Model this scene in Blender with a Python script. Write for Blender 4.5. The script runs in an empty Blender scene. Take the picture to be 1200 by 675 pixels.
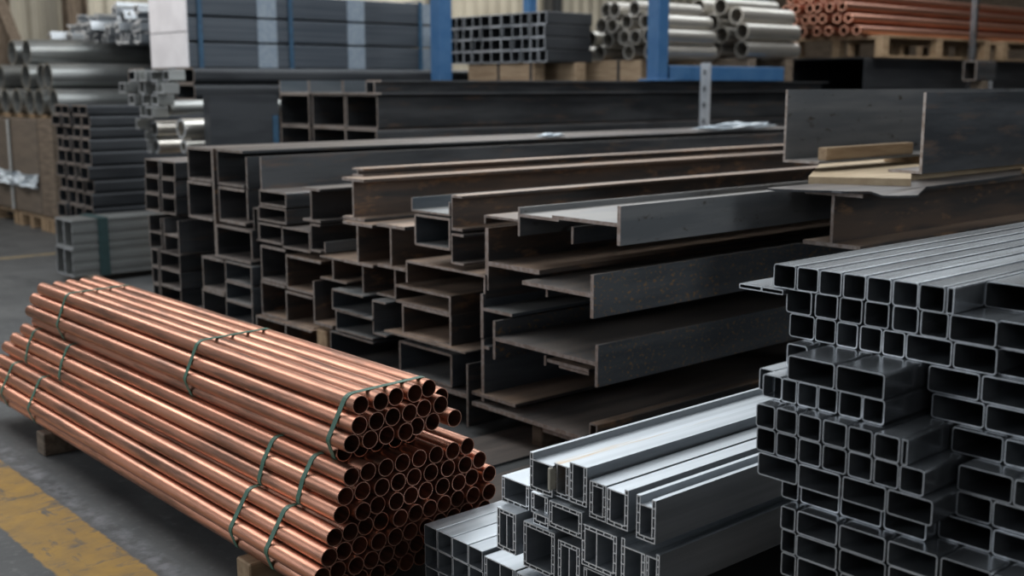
import bpy, bmesh, math, random
from mathutils import Vector, Matrix
random.seed(11)
S = bpy.context.scene
C = S.collection
PI = math.pi

# ------------------------------------------------------------------ the camera's geometry
FP = 1343.0; H = 1.6
PIT = math.atan(237.5 / FP)
AZ = math.atan2(1550, math.hypot(FP, 237.5))
def ray(px, py):
    r = px - 600; u = 337.5 - py
    up = u * math.cos(PIT) - FP * math.sin(PIT); F = FP * math.cos(PIT) + u * math.sin(PIT)
    return Vector((F * math.cos(AZ) + r * math.sin(AZ), F * math.sin(AZ) - r * math.cos(AZ), up)) / FP
def atX(px, py, x): d = ray(px, py); return d * (x / d.x) + Vector((0, 0, H))
def atY(px, py, y): d = ray(px, py); return d * (y / d.y) + Vector((0, 0, H))
def atZ(px, py, z): d = ray(px, py); return d * ((z - H) / d.z) + Vector((0, 0, H))

# ------------------------------------------------------------------ materials
def mat(name, base, rough=.5, metal=0., var=None, scale=(1, 1, 1), amount=.5, rvar=.15, bump=0., contrast=(.40, .60), detail=5, third=None, tscale=(30, 30, 30), tcon=(.6, .7), dust=None):
    m = bpy.data.materials.new(name); m.use_nodes = True
    nt = m.node_tree; N = nt.nodes; Lk = nt.links
    b = N['Principled BSDF']
    b.inputs['Base Color'].default_value = (*base, 1); b.inputs['Roughness'].default_value = rough; b.inputs['Metallic'].default_value = metal
    tc = N.new('ShaderNodeTexCoord'); oi = N.new('ShaderNodeObjectInfo')
    add = N.new('ShaderNodeVectorMath'); add.operation = 'ADD'
    mul = N.new('ShaderNodeMath'); mul.operation = 'MULTIPLY'; mul.inputs[1].default_value = 37.
    Lk.new(oi.outputs['Random'], mul.inputs[0]); Lk.new(tc.outputs['Object'], add.inputs[0]); Lk.new(mul.outputs[0], add.inputs[1])
    mp = N.new('ShaderNodeMapping'); mp.inputs['Scale'].default_value = scale; Lk.new(add.outputs[0], mp.inputs['Vector'])
    nz = N.new('ShaderNodeTexNoise'); nz.inputs['Scale'].default_value = 1.; nz.inputs['Detail'].default_value = detail; nz.inputs['Roughness'].default_value = .6
    Lk.new(mp.outputs[0], nz.inputs['Vector'])
    rp = N.new('ShaderNodeValToRGB'); rp.color_ramp.elements[0].position = contrast[0]; rp.color_ramp.elements[1].position = contrast[1]
    rp.color_ramp.elements[0].color = (*base, 1); rp.color_ramp.elements[1].color = (*(var or base), 1)
    Lk.new(nz.outputs['Fac'], rp.inputs['Fac'])
    col = rp.outputs['Color']
    if third:
        mp2 = N.new('ShaderNodeMapping'); mp2.inputs['Scale'].default_value = tscale; Lk.new(add.outputs[0], mp2.inputs['Vector'])
        n2 = N.new('ShaderNodeTexNoise'); n2.inputs['Scale'].default_value = 1.; n2.inputs['Detail'].default_value = 6; n2.inputs['Roughness'].default_value = .65
        Lk.new(mp2.outputs[0], n2.inputs['Vector'])
        r2 = N.new('ShaderNodeMapRange'); r2.inputs[1].default_value = tcon[0]; r2.inputs[2].default_value = tcon[1]; Lk.new(n2.outputs['Fac'], r2.inputs[0])
        mx = N.new('ShaderNodeMix'); mx.data_type = 'RGBA'; Lk.new(r2.outputs[0], mx.inputs['Factor'])
        Lk.new(col, mx.inputs[6]); mx.inputs[7].default_value = (*third, 1); col = mx.outputs[2]
    if dust:      # loose brown rust that lies on upward faces
        ge = N.new('ShaderNodeNewGeometry'); sx = N.new('ShaderNodeSeparateXYZ'); Lk.new(ge.outputs['Normal'], sx.inputs[0])
        r3 = N.new('ShaderNodeMapRange'); r3.inputs[1].default_value = .6; r3.inputs[2].default_value = .9; Lk.new(sx.outputs['Z'], r3.inputs[0])
        r4 = N.new('ShaderNodeMapRange'); r4.inputs[1].default_value = .25; r4.inputs[2].default_value = .6; r4.inputs[3].default_value = .15; r4.inputs[4].default_value = .85; Lk.new(nz.outputs['Fac'], r4.inputs[0])
        m3 = N.new('ShaderNodeMath'); m3.operation = 'MULTIPLY'; Lk.new(r3.outputs[0], m3.inputs[0]); Lk.new(r4.outputs[0], m3.inputs[1])
        mx3 = N.new('ShaderNodeMix'); mx3.data_type = 'RGBA'; Lk.new(m3.outputs[0], mx3.inputs['Factor']); Lk.new(col, mx3.inputs[6]); mx3.inputs[7].default_value = (*dust, 1); col = mx3.outputs[2]
        m4 = N.new('ShaderNodeMapRange'); m4.inputs[3].default_value = metal; m4.inputs[4].default_value = .1; Lk.new(m3.outputs[0], m4.inputs[0]); Lk.new(m4.outputs[0], b.inputs['Metallic'])
    # every bar has a slightly different tone
    hs = N.new('ShaderNodeHueSaturation'); mr = N.new('ShaderNodeMapRange'); mr.inputs[3].default_value = 1 - amount * .35; mr.inputs[4].default_value = 1 + amount * .35
    Lk.new(oi.outputs['Random'], mr.inputs[0]); Lk.new(mr.outputs[0], hs.inputs['Value']); Lk.new(col, hs.inputs['Color'])
    Lk.new(hs.outputs['Color'], b.inputs['Base Color'])
    rr = N.new('ShaderNodeMapRange'); rr.inputs[3].default_value = max(.05, rough - rvar); rr.inputs[4].default_value = min(1, rough + rvar)
    Lk.new(nz.outputs['Fac'], rr.inputs[0]); Lk.new(rr.outputs[0], b.inputs['Roughness'])
    if bump:
        bp = N.new('ShaderNodeBump'); bp.inputs['Strength'].default_value = bump; bp.inputs['Distance'].default_value = .004
        Lk.new(nz.outputs['Fac'], bp.inputs['Height']); Lk.new(bp.outputs[0], b.inputs['Normal'])
    return m

M = {}
M['copper'] = mat('copper', (.76, .37, .25), .39, .96, (.60, .29, .195), (14, 1.1, 14), .5, .10, third=(.29, .16, .115), tscale=(26, 2.0, 26), tcon=(.46, .64))
M['copper_x'] = mat('copper_rack', (.74, .36, .24), .34, .95, (.58, .28, .19), (1.1, 14, 14), .4, .10)
M['copper_cut'] = mat('copper_cut_edge', (.92, .50, .36), .42, .9, (.78, .38, .26), (40, 40, 40))
M['galv'] = mat('galvanised_steel', (.31, .33, .35), .25, .86, (.42, .445, .47), (.8, 9, 9), .9, .05, third=(.24, .25, .265), tscale=(1.6, 6, 6), tcon=(.46, .62), detail=2)
M['galv_cut'] = mat('galvanised_cut_edge', (.62, .64, .67), .45, .7, (.5, .52, .54), (60, 60, 60))
M['alu'] = mat('aluminium', (.40, .425, .45), .46, .9, (.48, .505, .53), (.9, 30, 30), .35, .08)
M['alu_cut'] = mat('aluminium_cut_edge', (.82, .82, .82), .5, .5, (.7, .7, .71), (80, 80, 80))
M['steel'] = mat('dark_mill_steel', (.066, .070, .076), .42, .7, (.110, .115, .122), (1.1, 9, 9), .7, .12, third=(.19, .135, .105), tscale=(2.5, 14, 14), tcon=(.54, .74), dust=(.22, .18, .155))
M['steel_cut'] = mat('steel_cut_edge', (.34, .30, .275), .6, .5, (.24, .19, .16), (40, 40, 40))
M['rusty'] = mat('rusty_mill_steel', (.058, .057, .058), .48, .55, (.14, .10, .078), (.9, 7, 7), .6, .12, third=(.30, .175, .10), tscale=(5, 18, 18), tcon=(.56, .70), dust=(.40, .285, .21))
M['heavy'] = mat('grey_mill_steel', (.15, .158, .166), .48, .6, (.205, .208, .21), (1.2, 6, 14), .3, .1, third=(.085, .073, .065), tscale=(10, 22, 22), tcon=(.60, .68), dust=(.28, .25, .225))
M['spotted'] = mat('spotted_mill_steel', (.10, .11, .122), .46, .65, (.145, .152, .16), (1.2, 6, 12), .3, .1, third=(.40, .235, .11), tscale=(46, 70, 70), tcon=(.57, .635), dust=(.235, .20, .175))
M['black'] = mat('black_steel', (.030, .033, .038), .5, .5, (.05, .054, .06), (1, 9, 9), .5)
M['blue_steel'] = mat('blue_grey_steel', (.11, .13, .15), .42, .75, (.17, .19, .21), (.8, 9, 9), .5, dust=(.26, .245, .225))
M['pack'] = mat('steel_sheet_pack', (.075, .09, .11), .45, .6, (.105, .12, .14), (.6, 3, 40), .4)
M['packend'] = mat('pale_pack_end', (.70, .67, .68), .7, 0., (.78, .75, .76), (3, 3, 3), .2)
M['band'] = mat('pale_band', (.22, .27, .33), .5, .3, (.28, .33, .38), (20, 20, 20), .1)
M['pale'] = mat('pale_steel_pipe', (.60, .575, .53), .34, .85, (.47, .44, .39), (1.2, 12, 12), .5, .1)
M['pipe_grey'] = mat('grey_zinc_pipe', (.36, .37, .36), .38, .8, (.28, .285, .28), (1.2, 10, 10), .3, .08)
M['alu_stain'] = mat('stained_aluminium', (.47, .50, .53), .47, .9, (.56, .59, .62), (.9, 30, 30), .3, .08, third=(.46, .31, .15), tscale=(1.6, 22, 3), tcon=(.50, .62))
M['wood'] = mat('raw_timber', (.36, .255, .155), .8, 0., (.27, .18, .105), (3, 30, 30), .4, .08, .3)
M['wood_y'] = mat('raw_timber_along', (.34, .245, .155), .8, 0., (.25, .17, .105), (30, 3, 30), .4, .08, .3)
M['wood_dark'] = mat('weathered_timber', (.17, .13, .095), .85, 0., (.10, .075, .055), (30, 4, 30), .4, .08, .3)
M['ply'] = mat('plywood', (.50, .385, .25), .75, 0., (.42, .315, .2), (4, 18, 18), .2, .05)
M['brown'] = mat('brown_sheet_pack', (.16, .125, .095), .75, 0., (.125, .10, .078), (2, 2, 14), .3)
M['strap'] = mat('green_strap', (.075, .175, .125), .45, 0., (.06, .14, .10), (20, 20, 20), .2, .1)
M['strap_dark'] = mat('dark_green_strap', (.03, .06, .062), .45, 0., (.024, .05, .05), (20, 20, 20), .2)
M['strap_blue'] = mat('blue_strap', (.03, .085, .15), .45, 0., (.02, .06, .11), (20, 20, 20), .2)
M['blue'] = mat('blue_paint', (.032, .105, .235), .42, .0, (.045, .125, .26), (6, 6, 6), .2, .1, third=(.10, .13, .17), tscale=(18, 18, 18), tcon=(.66, .74))
M['post'] = mat('zinc_post', (.60, .62, .64), .5, .5, (.5, .52, .55), (12, 12, 12), .2)
M['plastic'] = mat('clear_plastic', (.55, .62, .68), .18, 0., (.7, .76, .8), (30, 30, 30), .2)
M['beige'] = mat('thermal_break', (.40, .375, .31), .6, 0., (.33, .305, .25), (30, 30, 30), .2)
M['white'] = mat('white_strap', (.55, .56, .55), .5, 0., (.45, .46, .45), (20, 20, 20), .2)

# concrete floor with worn yellow line
def floor_mat():
    m = bpy.data.materials.new('concrete_floor'); m.use_nodes = True
    nt = m.node_tree; N = nt.nodes; Lk = nt.links; b = N['Principled BSDF']
    tc = N.new('ShaderNodeTexCoord'); sp = N.new('ShaderNodeSeparateXYZ'); Lk.new(tc.outputs['Object'], sp.inputs[0])
    def noise(scale, det=6, sc=None, rough=.6):
        n = N.new('ShaderNodeTexNoise'); n.inputs['Scale'].default_value = scale; n.inputs['Detail'].default_value = det; n.inputs['Roughness'].default_value = rough
        if sc:
            mp = N.new('ShaderNodeMapping'); mp.inputs['Scale'].default_value = sc; Lk.new(tc.outputs['Object'], mp.inputs['Vector']); Lk.new(mp.outputs[0], n.inputs['Vector'])
        else: Lk.new(tc.outputs['Object'], n.inputs['Vector'])
        return n.outputs['Fac']
    def rng(v, a, bb, c=0., d=1.):
        r = N.new('ShaderNodeMapRange'); r.inputs[1].default_value = a; r.inputs[2].default_value = bb; r.inputs[3].default_value = c; r.inputs[4].default_value = d
        Lk.new(v, r.inputs[0]); return r.outputs[0]
    def mth(op, a, bb):
        x = N.new('ShaderNodeMath'); x.operation = op
        for i, q in enumerate((a, bb)):
            if isinstance(q, (int, float)): x.inputs[i].default_value = q
            else: Lk.new(q, x.inputs[i])
        return x.outputs[0]
    def mix(f, a, bb):
        x = N.new('ShaderNodeMix'); x.data_type = 'RGBA'; Lk.new(f, x.inputs['Factor'])
        for i, q in ((6, a), (7, bb)):
            if isinstance(q, tuple): x.inputs[i].default_value = (*q, 1)
            else: Lk.new(q, x.inputs[i])
        return x.outputs[2]
    c = mix(rng(noise(2.2), .3, .7), (.050, .052, .053), (.085, .086, .085))
    c = mix(rng(noise(24, 8), .55, .75), c, (.12, .12, .118))
    c = mix(rng(noise(3.4, 6, (1, .35, 1)), .52, .72), c, (.034, .035, .037))
    # pale dusty joint running beside the line
    wob = mth('MULTIPLY', mth('SUBTRACT', noise(5), .5), .05)
    xw = mth('ADD', sp.outputs['X'], wob)
    dj = mth('ABSOLUTE', mth('SUBTRACT', xw, 1.53), 0)
    c = mix(mth('MULTIPLY', rng(dj, .01, .055, .8, 0.), rng(noise(14), .42, .62)), c, (.19, .19, .20))
    # worn yellow paint
    e = mth('ABSOLUTE', mth('SUBTRACT', sp.outputs['X'], 1.355), 0)
    inside = rng(mth('ADD', e, mth('MULTIPLY', mth('SUBTRACT', noise(20), .5), .03)), .122, .132, 1., 0.)
    wear = mth('MULTIPLY', rng(noise(5, 8, (1, 2.2, 1), .7), .34, .47), rng(noise(3, 8, (7, 2, 1)), .3, .42))
    ycol = mix(rng(noise(9), .35, .7), (.36, .20, .030), (.24, .14, .035))
    c = mix(mth('MULTIPLY', inside, rng(wear, 0, 1, .10, .95)), c, ycol)
    # thin far line across the aisle
    e2 = mth('ABSOLUTE', mth('SUBTRACT', sp.outputs['Y'], 11.15), 0)
    c = mix(mth('MULTIPLY', rng(e2, .05, .07, .6, 0.), rng(noise(6), .35, .5)), c, (.33, .235, .10))
    Lk.new(c, b.inputs['Base Color']); Lk.new(rng(noise(4), .2, .8, .5, .75), b.inputs['Roughness'])
    bp = N.new('ShaderNodeBump'); bp.inputs['Strength'].default_value = .15; bp.inputs['Distance'].default_value = .01; Lk.new(noise(30, 8), bp.inputs['Height']); Lk.new(bp.outputs[0], b.inputs['Normal'])
    return m
M['floor'] = floor_mat()

def wall_mat():
    m = bpy.data.materials.new('sheet_cladding'); m.use_nodes = True
    nt = m.node_tree; N = nt.nodes; Lk = nt.links; b = N['Principled BSDF']
    tc = N.new('ShaderNodeTexCoord'); n = N.new('ShaderNodeTexNoise'); n.inputs['Scale'].default_value = .8; n.inputs['Detail'].default_value = 5; Lk.new(tc.outputs['Object'], n.inputs['Vector'])
    r = N.new('ShaderNodeValToRGB'); r.color_ramp.elements[0].color = (.30, .275, .22, 1); r.color_ramp.elements[1].color = (.44, .41, .34, 1)
    r.color_ramp.elements[0].position = .3; r.color_ramp.elements[1].position = .7
    Lk.new(n.outputs['Fac'], r.inputs['Fac']); Lk.new(r.outputs[0], b.inputs['Base Color']); b.inputs['Roughness'].default_value = .7
    return m
M['wall'] = wall_mat()

# ------------------------------------------------------------------ helpers
def setp(o, label=None, cat=None, group=None, kind=None):
    if label: o['label'] = label
    if cat: o['category'] = cat
    if group: o['group'] = group
    if kind: o['kind'] = kind
    return o
def link(name, me, loc=(0, 0, 0), parent=None):
    o = bpy.data.objects.new(name, me); C.objects.link(o); o.location = loc
    if parent: o.parent = parent
    return o
def empty(name, loc, label, cat, group=None):
    o = bpy.data.objects.new(name, None); C.objects.link(o); o.location = loc; o.empty_display_size = .1
    return setp(o, label, cat, group)
ORD = ['zeroth', 'first', 'second', 'third', 'fourth', 'fifth', 'sixth', 'seventh', 'eighth', 'ninth', 'tenth', 'eleventh', 'twelfth', 'thirteenth', 'fourteenth']

def section_mesh(name, ycuts, zcuts, fill, L, mats, bow=0.):
    """a bar along +X from 0 to L; the section is made of grid cells that touch, so it stays one piece. slot 0 skin, slot 1 cut ends"""
    ys = sorted(set(round(v, 6) for v in ycuts)); zs = sorted(set(round(v, 6) for v in zcuts))
    F = {}
    for i in range(len(ys) - 1):
        for j in range(len(zs) - 1):
            if ys[i + 1] - ys[i] > 1e-6 and zs[j + 1] - zs[j] > 1e-6 and fill((ys[i] + ys[i + 1]) / 2, (zs[j] + zs[j + 1]) / 2): F[i, j] = 1
    V = []; idx = {}; P = []; mi = []
    def v(i, j, k):
        key = (i, j, k)
        if key not in idx: idx[key] = len(V); V.append((0. if k == 0 else L, -ys[i], zs[j]))
        return idx[key]
    for (i, j) in F:
        P.append([v(i, j, 0), v(i + 1, j, 0), v(i + 1, j + 1, 0), v(i, j + 1, 0)][::-1]); mi.append(1)
        P.append([v(i, j, 1), v(i + 1, j, 1), v(i + 1, j + 1, 1), v(i, j + 1, 1)]); mi.append(1)
        for (di, dj, a, b) in ((-1, 0, (i, j + 1), (i, j)), (1, 0, (i + 1, j), (i + 1, j + 1)), (0, -1, (i, j), (i + 1, j)), (0, 1, (i + 1, j + 1), (i, j + 1))):
            if (i + di, j + dj) not in F:
                P.append([v(*a, 0), v(*b, 0), v(*b, 1), v(*a, 1)]); mi.append(0)
    me = bpy.data.meshes.new(name); me.from_pydata(V, [], P)
    for m in mats: me.materials.append(m)
    me.polygons.foreach_set('material_index', mi); me.update()
    bm = bmesh.new(); bm.from_mesh(me); bmesh.ops.recalc_face_normals(bm, faces=bm.faces); bm.to_mesh(me); bm.free()
    return me

def ring_mesh(name, w, h, t, L, mats, r=None, seg=3):
    """rounded rectangular tube along +X, y from 0 to -w, z from 0 to h"""
    r = r if r is not None else min(w, h) * .10
    def loop(w0, h0, off, rr):
        pts = []
        for cx, cz, a0 in ((w0 - rr, h0 - rr, 0), (rr, h0 - rr, 90), (rr, rr, 180), (w0 - rr, rr, 270)):
            for k in range(seg + 1):
                a = math.radians(a0 + 90 * k / seg); pts.append((-(off + cx + rr * math.cos(a)), off + cz + rr * math.sin(a)))
        return pts
    o = loop(w, h, 0, r); n_ = loop(w - 2 * t, h - 2 * t, t, max(r - t, .0012)); n = len(o)
    V = [(0, *p) for p in o] + [(0, *p) for p in n_] + [(L, *p) for p in o] + [(L, *p) for p in n_]
    P = []; mi = []
    for k in range(n):
        q = (k + 1) % n
        P += [[k, q, 2 * n + q, 2 * n + k], [n + q, n + k, 3 * n + k, 3 * n + q], [q, k, n + k, n + q], [2 * n + k, 2 * n + q, 3 * n + q, 3 * n + k]]; mi += [0, 0, 1, 1]
    me = bpy.data.meshes.new(name); me.from_pydata(V, [], P)
    for m in mats: me.materials.append(m)
    me.polygons.foreach_set('material_index', mi); me.update()
    bm = bmesh.new(); bm.from_mesh(me); bmesh.ops.recalc_face_normals(bm, faces=bm.faces); bm.to_mesh(me); bm.free()
    return me

def pipe_mesh(name, r, t, L, mats, axis='y', n=28):
    """round pipe from the origin along axis"""
    V = []; P = []; mi = []
    for (rad, s) in ((r, 0), (r - t, 0), (r, L), (r - t, L)):
        for k in range(n):
            a = 2 * PI * k / n; c, d = rad * math.cos(a), rad * math.sin(a)
            V.append((c, s, d) if axis == 'y' else (s, c, d))
    for k in range(n):
        q = (k + 1) % n
        P += [[k, q, 2 * n + q, 2 * n + k], [n + q, n + k, 3 * n + k, 3 * n + q], [q, k, n + k, n + q], [2 * n + k, 2 * n + q, 3 * n + q, 3 * n + k]]; mi += [0, 0, 1, 1]
    me = bpy.data.meshes.new(name); me.from_pydata(V, [], P)
    for m in mats: me.materials.append(m)
    me.polygons.foreach_set('material_index', mi)
    me.polygons.foreach_set('use_smooth', [x == 0 for x in mi]); me.update()
    bm = bmesh.new(); bm.from_mesh(me); bmesh.ops.recalc_face_normals(bm, faces=bm.faces)
    for e in bm.edges:
        if len(e.link_faces) == 2 and e.link_faces[0].material_index != e.link_faces[1].material_index: e.smooth = False
    bm.to_mesh(me); bm.free()
    return me

def box_mesh(name, sx, sy, sz, m, bev=.004, jit=0.):
    """box with its base centre at the origin, edges broken"""
    bm = bmesh.new(); bmesh.ops.create_cube(bm, size=1)
    for v in bm.verts: v.co = Vector((v.co.x * sx, v.co.y * sy, (v.co.z + .5) * sz)) + Vector((random.uniform(-jit, jit), random.uniform(-jit, jit), 0))
    if bev: bmesh.ops.bevel(bm, geom=bm.edges[:], offset=min(bev, sx * .3, sy * .3, sz * .3), segments=1, affect='EDGES')
    me = bpy.data.meshes.new(name); bm.to_mesh(me); bm.free(); me.materials.append(m); return me
def poly_mesh(name, pts, z0, z1, m):
    """a plate with outline pts, from z0 to z1"""
    bm = bmesh.new(); lo = [bm.verts.new((x, y, z0)) for x, y in pts]; hi = [bm.verts.new((x, y, z1)) for x, y in pts]
    bm.faces.new(lo); bm.faces.new(hi); n = len(pts)
    for k in range(n): bm.faces.new((lo[k], lo[(k + 1) % n], hi[(k + 1) % n], hi[k]))
    bmesh.ops.recalc_face_normals(bm, faces=bm.faces)
    me = bpy.data.meshes.new(name); bm.to_mesh(me); bm.free(); me.materials.append(m); return me

def steel_section(kind, w, h, L, mats, tf=None, tw=None, pos=.5):
    tf = tf or max(.008, min(.016, h * .07)); tw = tw or max(.007, min(.012, w * .07))
    E = 1e-5
    if kind == 'tube':
        return ring_mesh('hollow_section', w, h, min(tw, tf), L, mats, r=min(w, h) * .06 + .003)
    if kind == 'plate':
        return section_mesh('flat_bar', [0, w], [0, h], lambda a, b: True, L, mats)
    a0, a1 = pos * (w - tw), pos * (w - tw) + tw      # vertical web
    b0, b1 = pos * (h - tf), pos * (h - tf) + tf      # horizontal web, measured from the base
    yc = [0, tw, w - tw, w]; zc = [0, tf, h - tf, h]
    rules = {
        'I': lambda a, b: b < tf or b > h - tf or a0 < a < a1,
        'H': lambda a, b: a < tw or a > w - tw or b0 < b < b1,
        '[': lambda a, b: a < tw or b < tf or b > h - tf,
        ']': lambda a, b: a > w - tw or b < tf or b > h - tf,
        'U': lambda a, b: a < tw or a > w - tw or b < tf,
        'N': lambda a, b: a < tw or a > w - tw or b > h - tf,
        'T<': lambda a, b: a < tw or b0 < b < b1,
        'T>': lambda a, b: a > w - tw or b0 < b < b1,
        'L>': lambda a, b: a > w - tw or b < tf,
        'L<': lambda a, b: a < tw or b < tf,
        'G': lambda a, b: a < tw or b > h - tf,
        'box2': lambda a, b: a < tw or a > w - tw or b < tf or b > h - tf or b0 < b < b1,
    }
    return section_mesh(kind_name(kind), yc + [a0, a1], zc + [b0, b1], rules[kind], L, mats)
def kind_name(k):
    return {'tube': 'hollow_section', 'plate': 'flat_bar', 'I': 'steel_girder', 'H': 'steel_girder', '[': 'steel_channel', ']': 'steel_channel', 'U': 'steel_channel', 'N': 'steel_channel',
            'T<': 'tee_section', 'T>': 'tee_section', 'L>': 'angle_iron', 'L<': 'angle_iron', 'G': 'angle_iron', 'box2': 'hollow_section'}[k]
def kind_cat(k):
    n = kind_name(k)
    return {'hollow_section': 'steel tube', 'flat_bar': 'steel bar', 'steel_girder': 'steel beam', 'steel_channel': 'steel channel', 'tee_section': 'steel tee bar', 'angle_iron': 'angle bar'}[n]

# ------------------------------------------------------------------ setting
fl = link('floor', poly_mesh('floor', [(-6, -4), (24, -4), (24, 19), (-6, 19)], -.1, 0, M['floor'])); setp(fl, kind='structure')
def corrugated():
    bm = bmesh.new(); x = -6.; cols = []
    while x < 24:
        for dx, dy in ((0, 0), (.06, -.045), (.16, -.045), (.22, 0)):
            cols.append((x + dx, dy))
        x += .3
    lo = [bm.verts.new((a, 18.4 + b, 0)) for a, b in cols]; hi = [bm.verts.new((a, 18.4 + b, 7)) for a, b in cols]
    for k in range(len(cols) - 1): bm.faces.new((lo[k], lo[k + 1], hi[k + 1], hi[k]))
    me = bpy.data.meshes.new('wall_back'); bm.to_mesh(me); bm.free(); me.materials.append(M['wall']); return me
setp(link('wall_back', corrugated()), kind='structure')
for k, x in enumerate((4.9, 5.75, 6.9, 8.6, 11., 14., 17.)):
    o = link('wall_stanchion', steel_section('I', .26, .3, 1, [M['wood_dark'] if k < 3 else M['steel']] * 2)); o.location = (x + .15, 18.15, 0); o.rotation_euler = (0, -PI / 2, 0); o.scale = (6.8, 1, 1)
    setp(o, kind='structure', label=None)
setp(link('wall_right', poly_mesh('wall_right', [(25, -4), (25.1, -4), (25.1, 18.4), (25, 18.4)], 0, 7, M['wood_dark'])), kind='structure')
wm = bpy.data.materials.new('lit_pane'); wm.use_nodes = True; wb = wm.node_tree.nodes['Principled BSDF']; wb.inputs['Base Color'].default_value = (.1, .3, .3, 1); wb.inputs['Emission Color'].default_value = (.25, .85, .8, 1); wb.inputs['Emission Strength'].default_value = 1.1
a = atY(337, 2.5, 18.2); b = atY(373, 2.5, 18.2)
setp(link('window_1', box_mesh('window_1', b.x - a.x, .05, .5, wm, 0), ((a.x + b.x) / 2, 18.22, a.z)), kind='structure')
o = link('timber_brace', box_mesh('timber_brace', .16, .12, 3.6, M['wood_dark'])); o.location = atY(60, 60, 17.55); o.rotation_euler = (0, math.radians(-18), 0)
setp(o, 'brown diagonal timber brace leaning against the pale back wall', 'timber')
o.location = (6.55, 17.55, 0.0)

# ------------------------------------------------------------------ copper pipes on the floor
def hull(pts):
    pts = sorted(set(pts)); 
    def half(ps):
        h = []
        for p in ps:
            while len(h) > 1 and (h[-1][0] - h[-2][0]) * (p[1] - h[-2][1]) - (h[-1][1] - h[-2][1]) * (p[0] - h[-2][0]) <= 0: h.pop()
            h.append(p)
        return h
    a = half(pts); b = half(pts[::-1]); return a[:-1] + b[:-1]
CR = .0283; CT = .0022
def relax(items, gap=.0006, it=200, floor=None):
    """items: [u, v, r] in the plane across the bars; pushes overlapping circles apart"""
    for _ in range(it):
        moved = 0
        for i in range(len(items)):
            for j in range(i + 1, len(items)):
                a, b = items[i], items[j]
                du, dv = b[0] - a[0], b[1] - a[1]; d = math.hypot(du, dv); need = a[2] + b[2] + gap
                if d < need - 1e-5:
                    k = (need - d) / 2 * 1.02; d = d or 1e-6; a[0] -= du / d * k; a[1] -= dv / d * k; b[0] += du / d * k; b[1] += dv / d * k; moved = 1
        if floor is not None:
            for a in items: a[1] = max(a[1], floor + a[2])
        if not moved: break
    return items
cop = {ln: pipe_mesh('copper_pipe', CR, CT, ln, [M['copper'], M['copper_cut']]) for ln in (2.62, 2.7, 2.78, 2.86, 2.95)}
def copper_row(bundle, rowname, xs, zs, y0, y1, jit=.012, extra=None):
    out = []
    for k, (x, z) in enumerate(zip(xs, zs)):
        ya = y0 + random.uniform(-jit, jit); ln = min(cop, key=lambda q: abs(q - (y1 - ya)))
        o = link('copper_pipe', cop[ln], (x, ya, z)); o.rotation_euler = (0, random.uniform(0, 6.28), 0)
        lab = 'copper pipe, %s from left in the %s row of the %s floor bundle' % (ORD[k + 1], rowname, bundle)
        if extra and k in extra: lab = extra[k]
        setp(o, lab, 'copper pipe', 'copper pipes in the %s bundle' % bundle); out.append((x, z))
    return out
def lin(x0, p, n, j=.002): return [x0 + p * k + random.uniform(-j, j) * .5 for k in range(n)]
def fix(xs): return xs
ROWS = [('upper', 'top', lin(1.827, .0628, 5), .670, 2.745, 5.33), ('upper', 'second', lin(1.811, .0602, 6), .6135, 2.745, 5.42), ('upper', 'third', lin(1.794, .0600, 6), .5575, 2.745, 5.48),
        ('upper', 'set-back bottom', lin(1.8175, .0625, 5), .5055, 2.83, 5.42),
        ('middle', 'top', lin(1.786, .0630, 8), .459, 2.745, 5.56), ('middle', 'second', lin(1.762, .0641, 9), .4035, 2.745, 5.63), ('middle', 'bottom', lin(1.752, .0623, 10), .348, 2.745, 5.68),
        ('lower', 'top', lin(1.716, .0590, 11), .2905, 2.745, 5.75), ('lower', 'second', lin(1.692, .0595, 11), .2365, 2.745, 5.78), ('lower', 'third', lin(1.668, .0590, 11), .183, 2.745, 5.8), ('lower', 'bottom', lin(1.692, .0595, 11), .1285, 2.755, 5.8)]
circ = []
for (b, rn, xs, z, y0, y1) in ROWS:
    for k, x in enumerate(xs): circ.append([x, z + (.0015 * k if b == 'upper' else 0), CR, b, rn, k, y0, y1])
circ.append([2.176, .562, CR, 'side', 'lower of two', 0, 2.75, 5.5]); circ.append([2.176, .619, CR, 'side', 'upper of two', 1, 2.81, 5.5])
relax(circ, floor=.1005)
bund = {'upper': [], 'middle': [], 'lower': []}
for (x, z, r, b, rn, k, y0, y1) in circ:
    ya = y0 + random.uniform(-.012, .012); ln = min(cop, key=lambda q: abs(q - (y1 - ya)))
    o = link('copper_pipe', cop[ln], (x, ya, z)); o.rotation_euler = (0, random.uniform(0, 6.28), 0)
    if b == 'side': setp(o, 'copper pipe lying loose on the right flank of the upper floor bundle, ' + rn, 'copper pipe', 'loose copper pipes on the upper bundle')
    else:
        setp(o, 'copper pipe, %s from left in the %s row of the %s floor bundle' % (ORD[k + 1], rn, b), 'copper pipe', 'copper pipes in the %s bundle' % b); bund[b].append((x, z))
U, m, l = bund['upper'], bund['middle'], bund['lower']
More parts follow.
